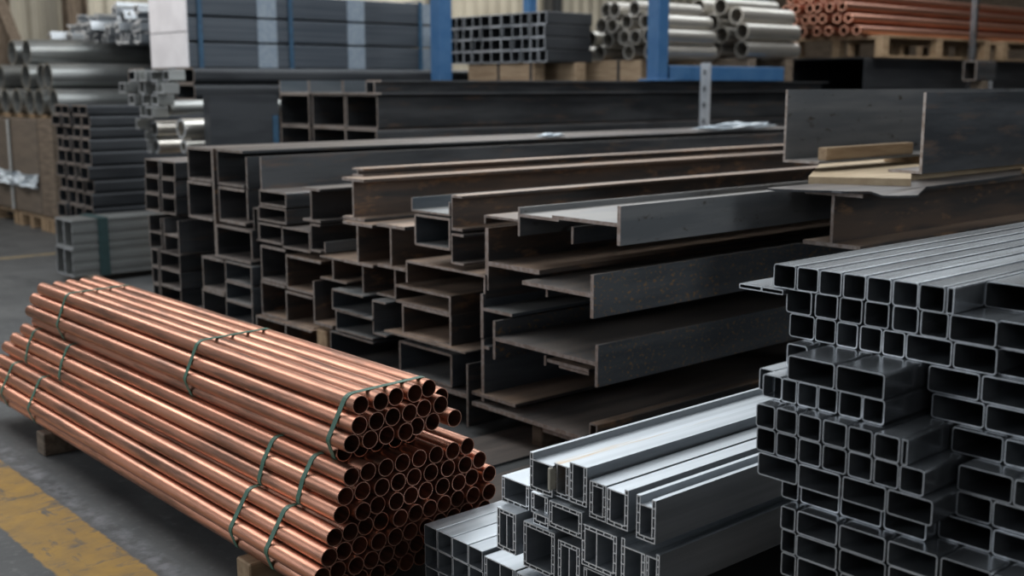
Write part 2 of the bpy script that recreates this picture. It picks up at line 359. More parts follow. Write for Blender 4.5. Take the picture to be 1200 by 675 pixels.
def strap_loop(name, y, pts, label, w=.021, th=.0018, m='strap', group='green straps on the copper bundles', skew=0.):
    circ = [(x + (CR + .0004) * math.cos(a), z + (CR + .0004) * math.sin(a)) for x, z in pts for a in [2 * PI * k / 20 for k in range(20)]]
    h = hull([(round(a, 5), round(b, 5)) for a, b in circ])
    cx = sum(p[0] for p in h) / len(h); cz = sum(p[1] for p in h) / len(h)
    zmin = min(p[1] for p in h); zmax = max(p[1] for p in h)
    bm = bmesh.new(); R = []
    for x, z in h:
        d = Vector((x - cx, z - cz)).normalized() * th; sk = skew * (z - zmin)
        R.append([bm.verts.new((x, y + sk, z)), bm.verts.new((x, y + w + sk, z)), bm.verts.new((x + d.x, y + w + sk, z + d.y)), bm.verts.new((x + d.x, y + sk, z + d.y))])
    n = len(R)
    for k in range(n):
        a, b = R[k], R[(k + 1) % n]
        for q in range(4): bm.faces.new((a[q], a[(q + 1) % 4], b[(q + 1) % 4], b[q]))
    # the crimped seal on the left flank
    me = bpy.data.meshes.new(name); bmesh.ops.recalc_face_normals(bm, faces=bm.faces); bm.to_mesh(me); bm.free(); me.materials.append(M[m])
    o = link(name, me); setp(o, label, 'strap', group)
    return o
strap_loop('binding_strap', 2.85, U, 'green strap round the front end of the upper copper bundle', skew=-.3)
strap_loop('binding_strap', 3.80, U, 'green strap round the middle of the upper copper bundle', skew=-.25, m='strap')
strap_loop('binding_strap', 5.05, U, 'green strap round the far end of the upper copper bundle', skew=-.2, m='strap')
strap_loop('binding_strap', 2.95, m, 'green strap round the middle copper bundle, closest to its open front ends', skew=-.2)
strap_loop('binding_strap', 3.19, m, 'green strap round the middle copper bundle, second back from its front ends', skew=-.2)
strap_loop('binding_strap', 4.94, m, 'green strap round the middle copper bundle, second from its far ends', skew=-.1)
strap_loop('binding_strap', 5.36, m, 'green strap round the middle copper bundle at its far ends', skew=-.1)
strap_loop('binding_strap', 3.02, l, 'green strap round the lower copper bundle, closest to its open front ends', skew=-.2)
strap_loop('binding_strap', 3.25, l, 'green strap round the lower copper bundle above the front timber', skew=-.2)
strap_loop('binding_strap', 5.12, l, 'green strap round the lower copper bundle above the far timber', skew=-.1)
strap_loop('binding_strap', 5.48, l, 'green strap round the lower copper bundle at its far ends', skew=-.1)
for y, w, lab in ((3.17, .09, 'short timber bearer under the front of the copper bundles'), (5.0, .09, 'short timber bearer under the far end of the copper bundles')):
    o = link('timber_bearer', box_mesh('timber_bearer', .74, w, .1, M['wood_dark'] if y > 4 else M['wood'], .005), (2.01, y, 0)); setp(o, lab, 'timber')

# ------------------------------------------------------------------ galvanised square and rectangular tubes (right)
LV = [1.174, 1.115, 1.056, .997, .938, .882, .826, .769, .714, .659, .604, .549, .494]
cache = {}
def gal(x, Yl, Yr, zb, zt, L, t=.0023):
    w = Yl - Yr; h = zt - zb - .0012
    key = (round(w, 4), round(h, 4), L)
    if key not in cache: cache[key] = ring_mesh('galvanised_tube', w, h, t, L, [M['galv'], M['galv_cut']], r=min(w, h) * .12 + .001, seg=4)
    return link('rectangular_tube' if w > h * 1.35 or w < h * .6 else 'square_tube', cache[key], (x, Yl, zb + .0006))
def galv_row(x, lev, y0, pairs, rowname, L=3.2, start=1, zt=None, zb=None, jit=.004):
    zt = LV[lev] if zt is None else zt; zb = LV[lev + 1] if zb is None else zb
    x0 = pairs[0][0]; k0 = start; prev = None
    for (a, b) in pairs:
        ya = y0 + (y0 - 100) / (x0 + 660) * (a - x0); yb = y0 + (y0 - 100) / (x0 + 660) * (b - x0)
        Yl = atX(a, ya, x).y; Yr = atX(b, yb, x).y
        if prev is not None and Yl > prev - .0006: Yl = prev - .0006
        prev = Yr
        o = gal(x + random.uniform(0, jit), Yl, Yr, zb, zt, L)
        nm = 'square' if o.name.startswith('square') else 'rectangular'
        setp(o, 'galvanised %s tube, %s from left in %s' % (nm, ORD[k0], rowname), 'steel tube', 'galvanised tubes of the right stack')
        k0 += 1
galv_row(2.30, 0, 322, [(906, 932), (933.5, 958.5), (960, 986), (987.5, 1014), (1015.5, 1044), (1045.5, 1075.5), (1077, 1107.5), (1108.5, 1117)], 'the top row of the right stack', 3.6)
galv_row(2.44, 0, 344, [(1154, 1216)], 'the top row of the right stack', 3.4, 9)
galv_row(2.31, 1, 356, [(921, 950.5), (954, 980.5), (983, 1009.5), (1012.5, 1041), (1045, 1075), (1078.5, 1111), (1112, 1167)], 'the second row of the right stack', 3.4)
galv_row(2.325, 1, 394, [(1168.5, 1224)], 'the second row of the right stack', 3.3, 8)
galv_row(2.31, 2, 385, [(924, 953), (954, 978), (980, 1004.5), (1007, 1032.5), (1034, 1060), (1061, 1114.5), (1116, 1167)], 'the third row of the right stack', 3.4)
galv_row(2.325, 2, 426, [(1168.5, 1222)], 'the third row of the right stack', 3.3, 8)
galv_row(2.25, 3, 414, [(921.5, 945)], 'the fourth row of the right stack', 3.3)
galv_row(2.15, 3, 431, [(922.6, 977.5), (979.5, 1036)], 'the fourth row of the right stack', 3.3, 2)
galv_row(2.30, 3, 444, [(1087, 1147), (1149, 1209)], 'the fourth row of the right stack', 3.3, 4)
galv_row(2.20, 4, 446, [(889.5, 908)], 'the fifth row of the right stack', 3.3)
galv_row(2.157, 4, 450, [(893, 915.5), (916, 933.5), (934.5, 957.5), (958.5, 981), (982.5, 1009.5), (1010.5, 1036)], 'the fifth row of the right stack', 3.3, 2)
galv_row(2.295, 4, 474, [(1091.5, 1153), (1154.5, 1214)], 'the fifth row of the right stack', 3.3, 8)
galv_row(2.106, 5, 485, [(886, 908), (908.5, 933), (935, 961.5), (963.5, 991.5), (993.5, 1022), (1024, 1054), (1056, 1063)], 'the sixth row of the right stack', 3.3)
galv_row(2.268, 5, 512, [(1115, 1175), (1177, 1237)], 'the sixth row of the right stack', 3.3, 8)
galv_row(2.106, 6, 515, [(886, 908), (909, 933), (935.5, 961.5), (963.5, 991.5), (993, 1021), (1023, 1052), (1053.5, 1082)], 'the seventh row of the right stack', 3.3)
galv_row(2.20, 6, 555, [(1122, 1186), (1188, 1250)], 'the seventh row of the right stack', 3.3, 8)
galv_row(2.10, 7, 544, [(887, 933), (935, 984), (986, 1037), (1038.5, 1091.5)], 'the eighth row of the right stack', 3.3)
galv_row(2.20, 7, 588, [(1120, 1161), (1163, 1222)], 'the eighth row of the right stack', 3.3, 5)
galv_row(2.145, 8, 575, [(915.6, 935), (937, 982), (984.5, 1032.5), (1034.5, 1084)], 'the ninth row of the right stack', 3.3)
galv_row(2.19, 8, 616, [(1099, 1161), (1163, 1222)], 'the ninth row of the right stack', 3.3, 5)
galv_row(2.10, 9, 606, [(914.5, 931.5), (933, 980), (983, 1037), (1040, 1098), (1101, 1160), (1163, 1222)], 'the tenth row of the right stack', 3.3)
galv_row(2.10, 10, 632, [(914.5, 931.5), (933, 980), (983, 1037), (1040, 1098), (1101, 1160), (1163, 1222)], 'the eleventh row of the right stack', 3.3)
galv_row(2.10, 11, 658, [(914.5, 931.5), (933, 980), (983, 1037), (1040, 1098), (1101, 1160)], 'the twelfth row of the right stack', 3.3)
galv_row(2.285, 1, 337, [(865.5, 891.5), (892, 917)], 'the flat pair jutting out under the top row', 3.3, 1, zt=1.1145, zb=1.101)
for k, (x, w) in enumerate(((2.75, .12), (4.9, .12))):
    for j in range(3):
        o = link('timber_bearer', box_mesh('timber_bearer', w, .95, .1643, M['wood_dark'], .006), (x, 1.14, .1646 * j))
        setp(o, 'dark timber bearer, %s of three stacked under the %s half of the galvanised tubes' % (('lowest', 'middle', 'topmost')[j], ('front', 'far')[k]), 'timber')
o = link('timber_packer', box_mesh('timber_packer', .1, .2, 1.1, M['wood_dark'], .004), (5.2, 1.70, 0)); setp(o, 'upright timber packer propping the two flat galvanised tubes', 'timber')

# ------------------------------------------------------------------ aluminium profiles (front)
def profile_mesh(w, h, L, mid=None, skin='alu', lipL=0, lipR=0, top='single', chamber=.026):
    t = .0032; g = .0062; D = 2 * t + g
    D = min(D, w * .24); g = D - 2 * t
    ribs_z = []; z = D
    while z < h - .008: ribs_z.append(z); z += chamber
    ribs_y = []; y = D + .012
    while y < w - D: ribs_y.append(y); y += chamber
    dt = top == 'double'; T = D if dt else t
    yc = [0, t, D - t, D, w - D, w - D + t, w - t, w]; zc = [0, t, D - t, D, h - T, h - T + t, h - t, h]
    for r in ribs_z: zc += [r, r + t]
    for r in ribs_y: yc += [r, r + t]
    if mid: yc += [w * mid, w * mid + t]
    if lipL: zc += [h + lipL, h + lipL - t]
    if lipR: zc += [h + lipR, h + lipR - t]
    E = 1e-6
    def fill(a, b):
        if b > h:
            if a < D: return lipL and b < h + lipL and (a < t or a > D - t or b > h + lipL - t)
            if a > w - D: return lipR and b < h + lipR and (a > w - t or a < w - D + t or b > h + lipR - t)
            return False
        if a < t or a > w - t or b < t or b > h - t: return True
        side = a < D or a > w - D
        if side:
            if (D - t < a < D) or (w - D < a < w - D + t): return b > D - t
            return any(r < b < r + t for r in ribs_z)
        if D - t < b < D: return True
        if dt and h - T < b < h - T + t: return True
        if b < D or (dt and b > h - T): return any(r < a < r + t for r in ribs_y)
        if mid and w * mid < a < w * mid + t: return True
        return False
    return section_mesh('aluminium_profile', yc, zc, fill, L, [M[skin], M['alu_cut']])
AX = 2.0
def alu(tl, tr, bl, label, dx=0., L=3.0, zfix=None, **kw):
    x = AX + dx
    a = atX(*tl, x); b = atX(*tr, x); c = atX(*bl, x)
    zt = (a.z + b.z) / 2; zb = c.z
    if zfix is not None: zb = zfix
    w = a.y - b.y; h = zt - zb
    o = link('aluminium_profile', profile_mesh(w, h, L, **kw), (x, a.y, zb)); setp(o, label, 'aluminium profile', 'aluminium profiles'); return o
def alu_tube(tl, tr, bl, label, dx=0., L=3.0):
    x = AX + dx; a = atX(*tl, x); b = atX(*tr, x); c = atX(*bl, x); zt = (a.z + b.z) / 2
    me = ring_mesh('aluminium_tube', a.y - b.y, zt - c.z, .0024, L, [M['alu'], M['alu_cut']], r=.003, seg=2)
    o = link('aluminium_tube', me, (x, a.y, c.z)); setp(o, label, 'aluminium tube', 'plain aluminium tubes'); return o
row = [(497, 614), (512.6, 621.2), (530, 629.5), (549, 638.5), (566, 646.8)]
for k in range(4):
    a, b = row[k], row[k + 1]
    alu_tube((a[0], a[1]), (b[0] - .7, b[1] - .3), (a[0] + .5, a[1] + 23.4), 'plain aluminium tube, %s from the left in the top row beside the copper pipes' % ORD[k + 1])
for k in range(4):
    a, b = row[k], row[k + 1]
    alu_tube((a[0] + .8, a[1] + 24.2), (b[0] + .1, b[1] + 23.9), (a[0] + 1.3, a[1] + 47.6), 'plain aluminium tube, %s from the left in the second row beside the copper pipes' % ORD[k + 1], .015)
for k in range(4):
    a, b = row[k], row[k + 1]
    alu_tube((a[0] + 1.6, a[1] + 48.4), (b[0] + .9, b[1] + 48.1), (a[0] + 2, a[1] + 72), 'plain aluminium tube, %s from the left in the third row beside the copper pipes' % ORD[k + 1], .0)
alu((567.5, 651), (604, 669), (568, 686), 'aluminium profile with a centre rib, low between the plain tubes and the square frames', mid=.5)
alu((605.5, 670), (640, 687), (606, 706), 'low aluminium profile beneath the big square-chambered profile', mid=None)
pa = alu((582.5, 594), (604.5, 603), (583, 641.5), 'narrow aluminium window profile standing over the plain tubes', -.02, top='double', mid=.5)
pb = alu((613.5, 609.5), (650, 626), (614, 662.5), 'big square-chambered aluminium window profile in the lower row', -.01, top='double')
pc = alu((588, 557.5), (620, 569.5), (590, 587.5), 'wide aluminium profile at the left end of the upper tier', .03)
pd = alu((621, 536.5), (647.5, 546.5), (622, 573.5), 'tall lipped aluminium profile, first from the left in the top tier', 0, lipL=.018, mid=None)
pe = alu((649.5, 542), (667, 548), (651, 581), 'aluminium profile with an orange-stained top face in the top tier', .01, skin='alu_stain')
pe2 = alu((667.6, 541), (688, 548.5), (668.6, 588), 'narrow three-chambered aluminium profile in the top tier', 0, chamber=.022)
pf = alu((622.5, 576), (642, 583.5), (624, 600), 'small aluminium profile under the lipped one', .02)
pg = alu((643.5, 586), (682, 601), (645.5, 617), 'wide aluminium profile with a flat bright top in the middle tier', -.012, top='double')
ph = alu((625, 600), (642.5, 607), (626.5, 613.5), 'small stepped aluminium profile in the middle tier', .0)
pi_ = alu((691, 562), (710.5, 570), (691, 605.5), 'narrow upright aluminium profile, centre of the top tier', .0, top='double')
pj = alu((711.5, 571), (736.5, 581), (712, 614), 'tall aluminium profile with a lip on its right edge', -.01, lipR=.012)
pk = alu((746, 588), (768.5, 597), (746, 630), 'aluminium profile at the right end of the top tier with lips both sides', -.01, lipL=.02, lipR=.02)
pl = alu((682, 612.5), (723, 629.5), (683, 661.5), 'aluminium profile with two tall chambers in the lower row', -.008, top='double', mid=.42)
pm = alu((654, 632), (679.5, 642.5), (655, 681), 'aluminium profile with a centre rib beside the two-chambered one', -.005, mid=.5, top='double')
pn = alu((728, 638), (756, 650), (729, 690), 'low lipped aluminium profile under the right end of the top tier', -.01, lipL=.02)
pn2 = alu((757, 650), (773, 656.5), (758, 692), 'lowest aluminium profile along the right flank with a ridged side', -.012, lipR=.012, chamber=.02)
po = alu((684, 664), (720, 679), (685, 706), 'aluminium profile in the bottom row under the two-chambered one', .0)
bpy.context.view_layer.update()
for o_, nm_ in ((pn, 'low lipped profile'), (pn2, 'lowest profile on the right flank'), (po, 'bottom profile under the two-chambered one'), (pm, 'profile with a centre rib'), (pb, 'big square-chambered profile')):
    q_ = link('timber_packer', box_mesh('timber_packer', .12, o_.dimensions.y * .8, o_.location.z - .001, M['wood_dark'], .003), (3.3, o_.location.y - o_.dimensions.y / 2, 0)); setp(q_, 'timber packer under the aluminium ' + nm_, 'timber')
for x_ in (2.3, 4.7):
    q_ = link('timber_bearer', box_mesh('timber_bearer', .1, .3, .08, M['wood_dark'], .003), (x_, 2.53, 0)); setp(q_, 'timber bearer under the %s end of the plain aluminium tubes' % ('near' if x_ < 3 else 'far'), 'timber')
# coloured inserts of the thermal breaks
b0 = atX(642, 541, 1.99)
o = link('plastic_insert', box_mesh('plastic_insert', 2.6, .010, .06, M['beige'], .001), (b0.x + 1.3, b0.y - .004, b0.z - .078)); setp(o, 'beige insulating strip between two aluminium profiles in the top tier', 'plastic strip')

# ------------------------------------------------------------------ dark steel bars in the long middle stack
BX = 3.3
ST = {}
def bar(kind, tl, tr, bl, label, m='steel', dx=0., L=5.8, cut='steel_cut', pos=.5, tf=None, tw=None, thick=None, group='steel bars in the long middle stack', nm=None, z0=None, z1=None):
    x = BX + dx
    a = atX(*tl, x); b = atX(*tr, x); c = atX(*bl, x); zt = (a.z + b.z) / 2; zb = c.z; w = a.y - b.y
    if thick: w = thick
    if z0 is not None: zb = z0
    if z1 is not None: zt = z1
    h = zt - zb
    o = link(nm or kind_name(kind), steel_section(kind, w, h, L, [M[m], M[cut]], tf, tw, pos), (x, a.y, zb)); setp(o, label, kind_cat(kind), group, 'thing'); return o
ts = dict(tf=.009, tw=.009)
G = 'small hollow sections at the far left of the middle stack'
for (tl, tr, bl, lab, dx) in [
    ((169.5, 185), (186, 188), (169.5, 205), 'top left', 0), ((169.5, 205.5), (186, 208.4), (170, 225), 'second left', 0), ((170, 225.5), (186.4, 228.4), (171, 246), 'third left', 0),
    ((188.3, 187.5), (204.5, 190.4), (188.6, 208), 'top right', -.02), ((188.6, 208.5), (204.7, 211.4), (189.2, 229), 'second right', -.02), ((189.2, 229.5), (205.3, 232.4), (190, 249.5), 'third right', -.02)]:
    bar('tube', tl, tr, bl, 'small rusty-edged steel hollow section, %s of the upper six at the far-left end' % lab, 'steel', dx, group=G, **ts)
bar('H', (174, 252.5), (188.5, 255.5), (176, 289), 'small steel beam on its side below the six hollow sections, left of two', 'steel', 0., group=G, **ts)
bar('H', (191, 255), (208.5, 259.5), (192.4, 293), 'small steel beam on its side below the six hollow sections, right of two', 'steel', -.06, group=G, **ts)
for k, (tl, tr, bl) in enumerate([((177, 290.5), (185.3, 292.5), (178.3, 311)), ((178.3, 311.6), (186, 313.6), (179.5, 331.5)), ((179.5, 332), (187, 334), (180.7, 351))]):
    bar('tube', tl, tr, bl, 'narrow steel hollow section at the bottom far-left corner, %s from its top' % ORD[k + 1], 'steel', .0, group=G, **ts)
for k, (tl, tr, bl) in enumerate([((187, 293.5), (210.5, 299), (187.4, 313)), ((187.4, 313.6), (211.3, 319.3), (188, 333)), ((188, 333.6), (212, 339.3), (188.6, 354))]):
    bar('tube', tl, tr, bl, 'wide steel hollow section low at the far-left end, %s from its top' % ORD[k + 1], 'steel', -.05, group=G, **ts)
bar('[', (219, 171), (246, 175), (219, 210), 'open steel channel with a dark hollow, topmost and second column from the left end')
bar('[', (219.5, 211), (247, 215.5), (220, 254), 'open steel channel beneath the topmost channel of the second column')
bar('plate', (247, 174), (250, 174), (249, 300), 'thick rusty flat bar on edge between the second and third columns', 'rusty', -.02, thick=.022)
bar('[', (253.3, 173), (284, 178), (254, 216), 'long steel channel whose top flange runs the whole stack', 'steel', 0, 6.3)
bar('[', (255.5, 217.5), (286, 223), (256.5, 259), 'open steel channel under the long-topped one in the third column')
bar('[', (253, 262), (292.5, 271), (253.6, 300.5), 'large open steel channel in the lower third column', 'steel', -.02)
bar('plate', (287.6, 184), (290, 184), (287.6, 221), 'steel flat bar on edge beside the third column, set lower', 'steel', .0, thick=.012)
bar('plate', (304.3, 184), (306, 184), (304.6, 223), 'long steel flat bar on edge behind the bright-topped tubes', 'steel', .02, thick=.012)
bar('plate', (288.6, 222.5), (290, 222.5), (289, 258), 'short-ended steel flat bar on edge below the set-lower bar', 'steel', .0, thick=.012)
bar('plate', (293.5, 270), (296, 270), (294, 303), 'steel flat bar on edge beside the large open channel', 'steel', -.02, thick=.012)
bar('tube', (303.5, 221), (335, 227.6), (303, 239), 'flat steel hollow section with a bright top, upper of two', **ts)
bar('tube', (302.5, 239.6), (335, 246.4), (302, 257.5), 'flat steel hollow section directly below the bright-topped one', **ts)
bar('tube', (296.5, 243), (302, 244.2), (297.2, 281), 'slim upright steel hollow section beside the flat pair', 'steel', .01, tf=.006, tw=.006)
bar('[', (303, 260), (329, 265.5), (303.6, 282), 'steel channel below the flat pair of hollow sections', **ts)
bar('tube', (330, 264.5), (363, 272), (330.6, 290), 'steel hollow section right of the channel below the flat pair', **ts)
bar('I', (353.5, 217.5), (374.5, 223.3), (354, 258), 'steel beam with a pale bright top flange in the middle of the stack')
bar('[', (363.6, 260), (375, 265.5), (364, 294), 'steel beam carrying the bright-topped beam')
bar('plate', (380, 284), (382, 284), (380.6, 296.5), 'thin steel bar on edge lying on a lower beam', 'blue_steel', 0, thick=.008)
bar('I', (374.5, 298), (405.5, 306.2), (375.5, 326), 'steel beam with a pale rusty top under the thin bar', 'rusty')
bar('[', (305, 286), (334, 293), (305.4, 327), 'steel channel in the third tier right of the open columns')
bar('[', (334.6, 297), (376, 307.6), (335, 338), 'wide steel channel with a rusty shelf in the third tier', 'rusty')
bar('[', (305.6, 328), (334, 335.4), (306, 368), 'steel channel in the fourth tier above the timber block', 'rusty')
bar('[', (334.6, 340), (366, 348.6), (335, 378), 'steel channel in the fourth tier beside the standing angle', 'rusty')
bar('L<', (366.5, 328.5), (388, 335), (367.4, 379), 'rusty angle bar standing on a timber block', 'rusty', -.05)
bar('[', (300, 369.6), (333, 378.4), (297.6, 412), 'rusty steel channel in the bottom tier behind the copper pipes, left of two', 'rusty', -.03, z0=.101)
bar('[', (334, 379), (365, 387.4), (334.6, 420), 'rusty steel channel in the bottom tier behind the copper pipes, right of two', 'rusty', -.03, z0=.101)
for k, (tl, tr, bl, n) in enumerate([((236.5, 298.5), (262, 305.3), (237, 337)), ((237, 337.6), (262.6, 344.4), (238, 376))] and [((236.5, 299), (262, 305.3), (237, 337), 'upper'), ((237, 338), (262.6, 344.6), (238, 376), 'lower')]):
    bar('[', tl, tr, bl, 'steel channel low behind the copper pipes at the left, %s of two' % n, 'steel', .0)
for k, (tl, tr, bl) in enumerate([((263.3, 305), (294.5, 313), (264, 328)), ((264, 328.6), (295.2, 336.6), (264.6, 351)), ((264.6, 351.6), (296, 359.6), (265.2, 374))]):
    bar('tube', tl, tr, bl, 'grey-edged steel hollow section low behind the copper pipes, %s from its top' % ORD[k + 1], 'blue_steel', -.03, **ts)
bar('I', (412.5, 195.5), (425.5, 199), (413, 206), 'small steel beam with a brown top flange on the crest of the stack', 'rusty', .1, 6.2, tf=.01)
bar('I', (400.5, 206.5), (426, 211.5), (401, 256), 'tall dark steel beam with a brown top flange', 'rusty', .0, 6.2)
bar('I', (401.5, 257), (436, 265), (402.4, 307), 'very rusty tall steel beam under the brown-topped one', 'rusty', -.03)
bar('I', (441.5, 259.5), (474, 267.8), (442.4, 312), 'steel beam with a bare brown top at the end of its column', 'rusty', -.02)
bar(']', (440, 290), (463.5, 317), (441, 345), 'rusty steel channel under the bare-topped beam', 'rusty', .04, z1=atX(463, 313, 3.34).z)
bar('[', (388.6, 338), (425, 347), (389.4, 362), 'thin steel channel with bright edges, upper of three above the pipes', 'blue_steel', -.05, **ts)
bar('[', (393, 362.8), (436, 373), (394, 386.6), 'thin steel channel with bright edges, middle of three above the pipes', 'blue_steel', -.05, **ts)
bar('[', (386.6, 388), (437, 400), (387.4, 424), 'thin steel channel with bright edges, lowest of three above the pipes', 'blue_steel', -.05, **ts)
bar('[', (424.4, 308.5), (433, 311), (425, 346), 'slim steel channel hanging its lip beside the rusty beam', 'rusty', .0, tf=.008, tw=.008)
bar('[', (436, 351), (452, 355), (437, 391), 'grey steel channel standing at the shelf of the cross tier', 'blue_steel', -.04, **ts)
bar('U', (481.8, 229), (527.2, 239.5), (483, 247.5), 'shallow steel trough on top of the rounded box tube', 'blue_steel', -.03, **ts)
bar('tube', (485.5, 248.3), (527.4, 258.2), (486.4, 287), 'rounded steel box tube with a bright rim', 'blue_steel', -.03, tf=.011, tw=.011)
bar('[', (528.8, 226.5), (541.5, 231.6), (529, 269.5), 'long dark steel beam behind the crossing tees', 'rusty', -.03, 6.0)
bar('[', (528.8, 272), (543, 276.6), (529.4, 309), 'dark steel beam under the long one beside the box tube', 'steel', -.03)
bar('N', (475.5, 303), (568.5, 324.5), (476.4, 331), 'wide upturned rusty channel across the middle of the stack', 'rusty', -.02, tf=.011, tw=.010)
bar(']', (463.5, 332.5), (528, 347.6), (464.4, 354), 'rusty channel on its side beneath the wide upturned one', 'rusty', -.02, tf=.012)
bar('tube', (471, 355.6), (528.5, 369), (473, 392), 'wide steel hollow section with a rusty rim in the lower tier', 'rusty', -.02, tf=.012, tw=.012)
bar('plate', (449.5, 386.5), (545, 413.5), (450, 388.9), 'broad thick flat plate under the wide hollow section', 'rusty', -.05)
bar('tube', (467.5, 399), (529.5, 415), (469, 436), 'grey wide steel hollow section standing on the lowest plates', 'blue_steel', -.03, tf=.012, tw=.012)
bar('plate', (453, 433), (549, 461), (453.6, 437.4), 'broad flat plate under the grey hollow section', 'steel', -.03)
bar('plate', (546.5, 427), (549, 427), (548, 500), 'dark flat plate standing on edge by the copper pipes', 'steel', -.06, thick=.012)
# the heavy beams at the near end of the stack
bar('G', (567.3, 250), (607, 259.3), (568, 262), 'rusty angle bar capping the tall beam flange', 'rusty', -.01, 3.6, tf=.010, tw=.010)
bar('T<', (568.5, 263), (632, 280), (570.5, 340), 'heavy beam on its side with a bright torn web end', 'rusty', -.01, 3.4, pos=.43, tf=.02, tw=.022)
bar('T<', (607, 240), (655, 252), (607.6, 276.5), 'split beam lying on its web, upper left of the crossing pair', 'heavy', -.03, 5.6, pos=.76, tf=.013, tw=.012)
bar('T>', (647, 229), (727.5, 246), (647.5, 277), 'heavy beam on its side with a wide grey outer face at the top', 'heavy', -.08, 5.6, pos=.52, tf=.015, tw=.018)
bar('plate', (669.6, 266), (672.4, 266), (670, 286), 'short upright bar under the topmost heavy beam web', 'steel', .02, thick=.012)
bar('T>', (612, 306), (696, 324.5), (612.6, 356), 'heavy beam on its side with an orange-spotted outer face', 'spotted', -.08, 5.6, pos=.52, tf=.017, tw=.018)
bar('plate', (639.5, 338), (642, 338), (640, 348), 'short upright bar under the orange-spotted beam web', 'steel', -.02, thick=.012)
bar('T<', (563, 344), (600, 352), (563.8, 396), 'thick-flanged grey beam on its side, upper of two at the near column', 'blue_steel', -.03, 3.4, pos=.68, tf=.014, tw=.02)
bar('T<', (563.8, 397), (573, 400), (565, 470), 'thick-flanged grey beam on its side, lower of two at the near column', 'blue_steel', -.03, 3.4, pos=.9, tf=.014, tw=.02)
bar('H', (577.5, 375), (701, 406), (578.5, 421), 'largest steel beam on its side with a rusty lower face', 'spotted', -.08, 5.6, pos=.55, tf=.017, tw=.016)
bar('plate', (637.6, 417), (640.6, 417), (638, 428), 'short upright bar under the largest beam web', 'steel', -.04, thick=.012)
bar('plate', (641, 420), (690, 433), (641, 424), 'upper of two thin rusty strips under the largest beam', 'rusty', -.06, 5.)
bar('plate', (655, 428), (690, 437.5), (655, 431), 'lower of two thin rusty strips under the largest beam', 'rusty', -.06, 5.)
bar('plate', (551, 457.5), (604, 474), (551, 461), 'rusty short plate lying on the broad bottom plate', 'rusty', -.04, 5.)
bar('plate', (553, 470), (682, 511.5), (553, 474.5), 'broad grey bottom plate behind the aluminium profiles', 'steel', -.05, 5.4)
bar('plate', (636, 501), (672, 513), (636, 506), 'narrow pale strip under the edge of the broad bottom plate', 'rusty', -.02, 5.)
bar('tube', (690.5, 495), (700, 498.2), (691, 513), 'brown rusty bar lying beside the aluminium profiles', 'rusty', -.05, 5.4, tf=.008, tw=.008, z0=.142)
for (y, z0_, z1_, lab) in ((3.16, .142, .372, 'right edge of the largest beam on its side'), (3.74, .142, .372, 'left edge of the largest beam on its side'), (3.22, .553, .672, 'orange-spotted beam on its side')):
    o = link('timber_packer', box_mesh('timber_packer', .25, .08, z1_ - z0_, M['wood_dark']), (5.9, y, z0_)); setp(o, 'timber packer under the ' + lab, 'timber')
for x, lab in ((3.75, 'front'), (8.2, 'far')):
    for k, (ya, yb) in enumerate(((3.25, 4.35), (4.45, 5.4), (5.5, 6.6), (6.7, 7.6))):
        o = link('timber_bearer', box_mesh('timber_bearer', .12, yb - ya, .1, M['wood_dark'], .006), (x, (ya + yb) / 2, 0))
        setp(o, 'dark timber bearer under the middle stack, %s from the near side at its %s end' % (ORD[k + 1], lab), 'timber')
a = atX(368, 382, 3.26); b = atX(385, 387, 3.26)
o = link('timber_block', box_mesh('timber_block', .4, .1, a.z - .012, M['wood'], .006), (3.26 + .2, (a.y + b.y) / 2, 0)); setp(o, 'pale timber block under the rusty angle bar in the middle stack', 'timber')
a = atX(612, 492, 3.28)
o = link('timber_block', box_mesh('timber_block', .12, .07, a.z - .002 if a.z > .02 else .1, M['wood_dark'], .006), (3.4, a.y - .03, 0)); setp(o, 'small timber block under the broad grey bottom plate', 'timber')
# plates on the floor
o = link('floor_plate', poly_mesh('floor_plate', [(2.78, 3.55), (5.5, 3.55), (5.5, 3.9), (2.78, 3.9)], 0, .012, M['steel'])); setp(o, 'dark steel plate lying on the floor in front of the middle stack', 'steel plate')
o = link('floor_plate', poly_mesh('floor_plate', [(2.62, 3.05), (5.5, 3.05), (5.5, 3.45), (2.62, 3.45)], 0, .014, M['steel'])); setp(o, 'second steel plate on the floor, half hidden by the aluminium profiles', 'steel plate')

# ------------------------------------------------------------------ trestles that carry what lies at height
def trestle(loc, w, h, label, d=.5):
    t = empty('steel_trestle', loc, label, 'trestle')
    o = link('top_rail', steel_section('tube', w, .1, .12, [M['black'], M['steel_cut']]), (-.06, w / 2, h - .1), t)
    for sx in (-1, 1):
        for sy in (-1, 1):
            link('leg', box_mesh('leg', .06, .06, h - .1, M['black'], .004), (sx * d / 2 * .0 + sx * .028, sy * (w / 2 - .08), 0), t)
    link('brace', box_mesh('brace', .04, w - .2, .05, M['black'], .004), (0, 0, h * .35), t)
    return t

# ------------------------------------------------------------------ beam, boards and angles at the upper right
IY, IW, IZ0, IZ1, IX = 2.865, .28, .925, 1.158, 4.2
o = link('steel_girder', steel_section('I', IW, IZ1 - IZ0, 5.2, [M['rusty'], M['steel_cut']], .016, .014), (IX, IY, IZ0)); setp(o, 'brown steel beam held at height behind the galvanised tubes', 'steel beam', None, 'thing')
trestle((5.35, 2.73, 0), .5, IZ0, 'black steel trestle under the near part of the brown beam')
trestle((8.9, 2.73, 0), .5, IZ0, 'black steel trestle under the far part of the brown beam')
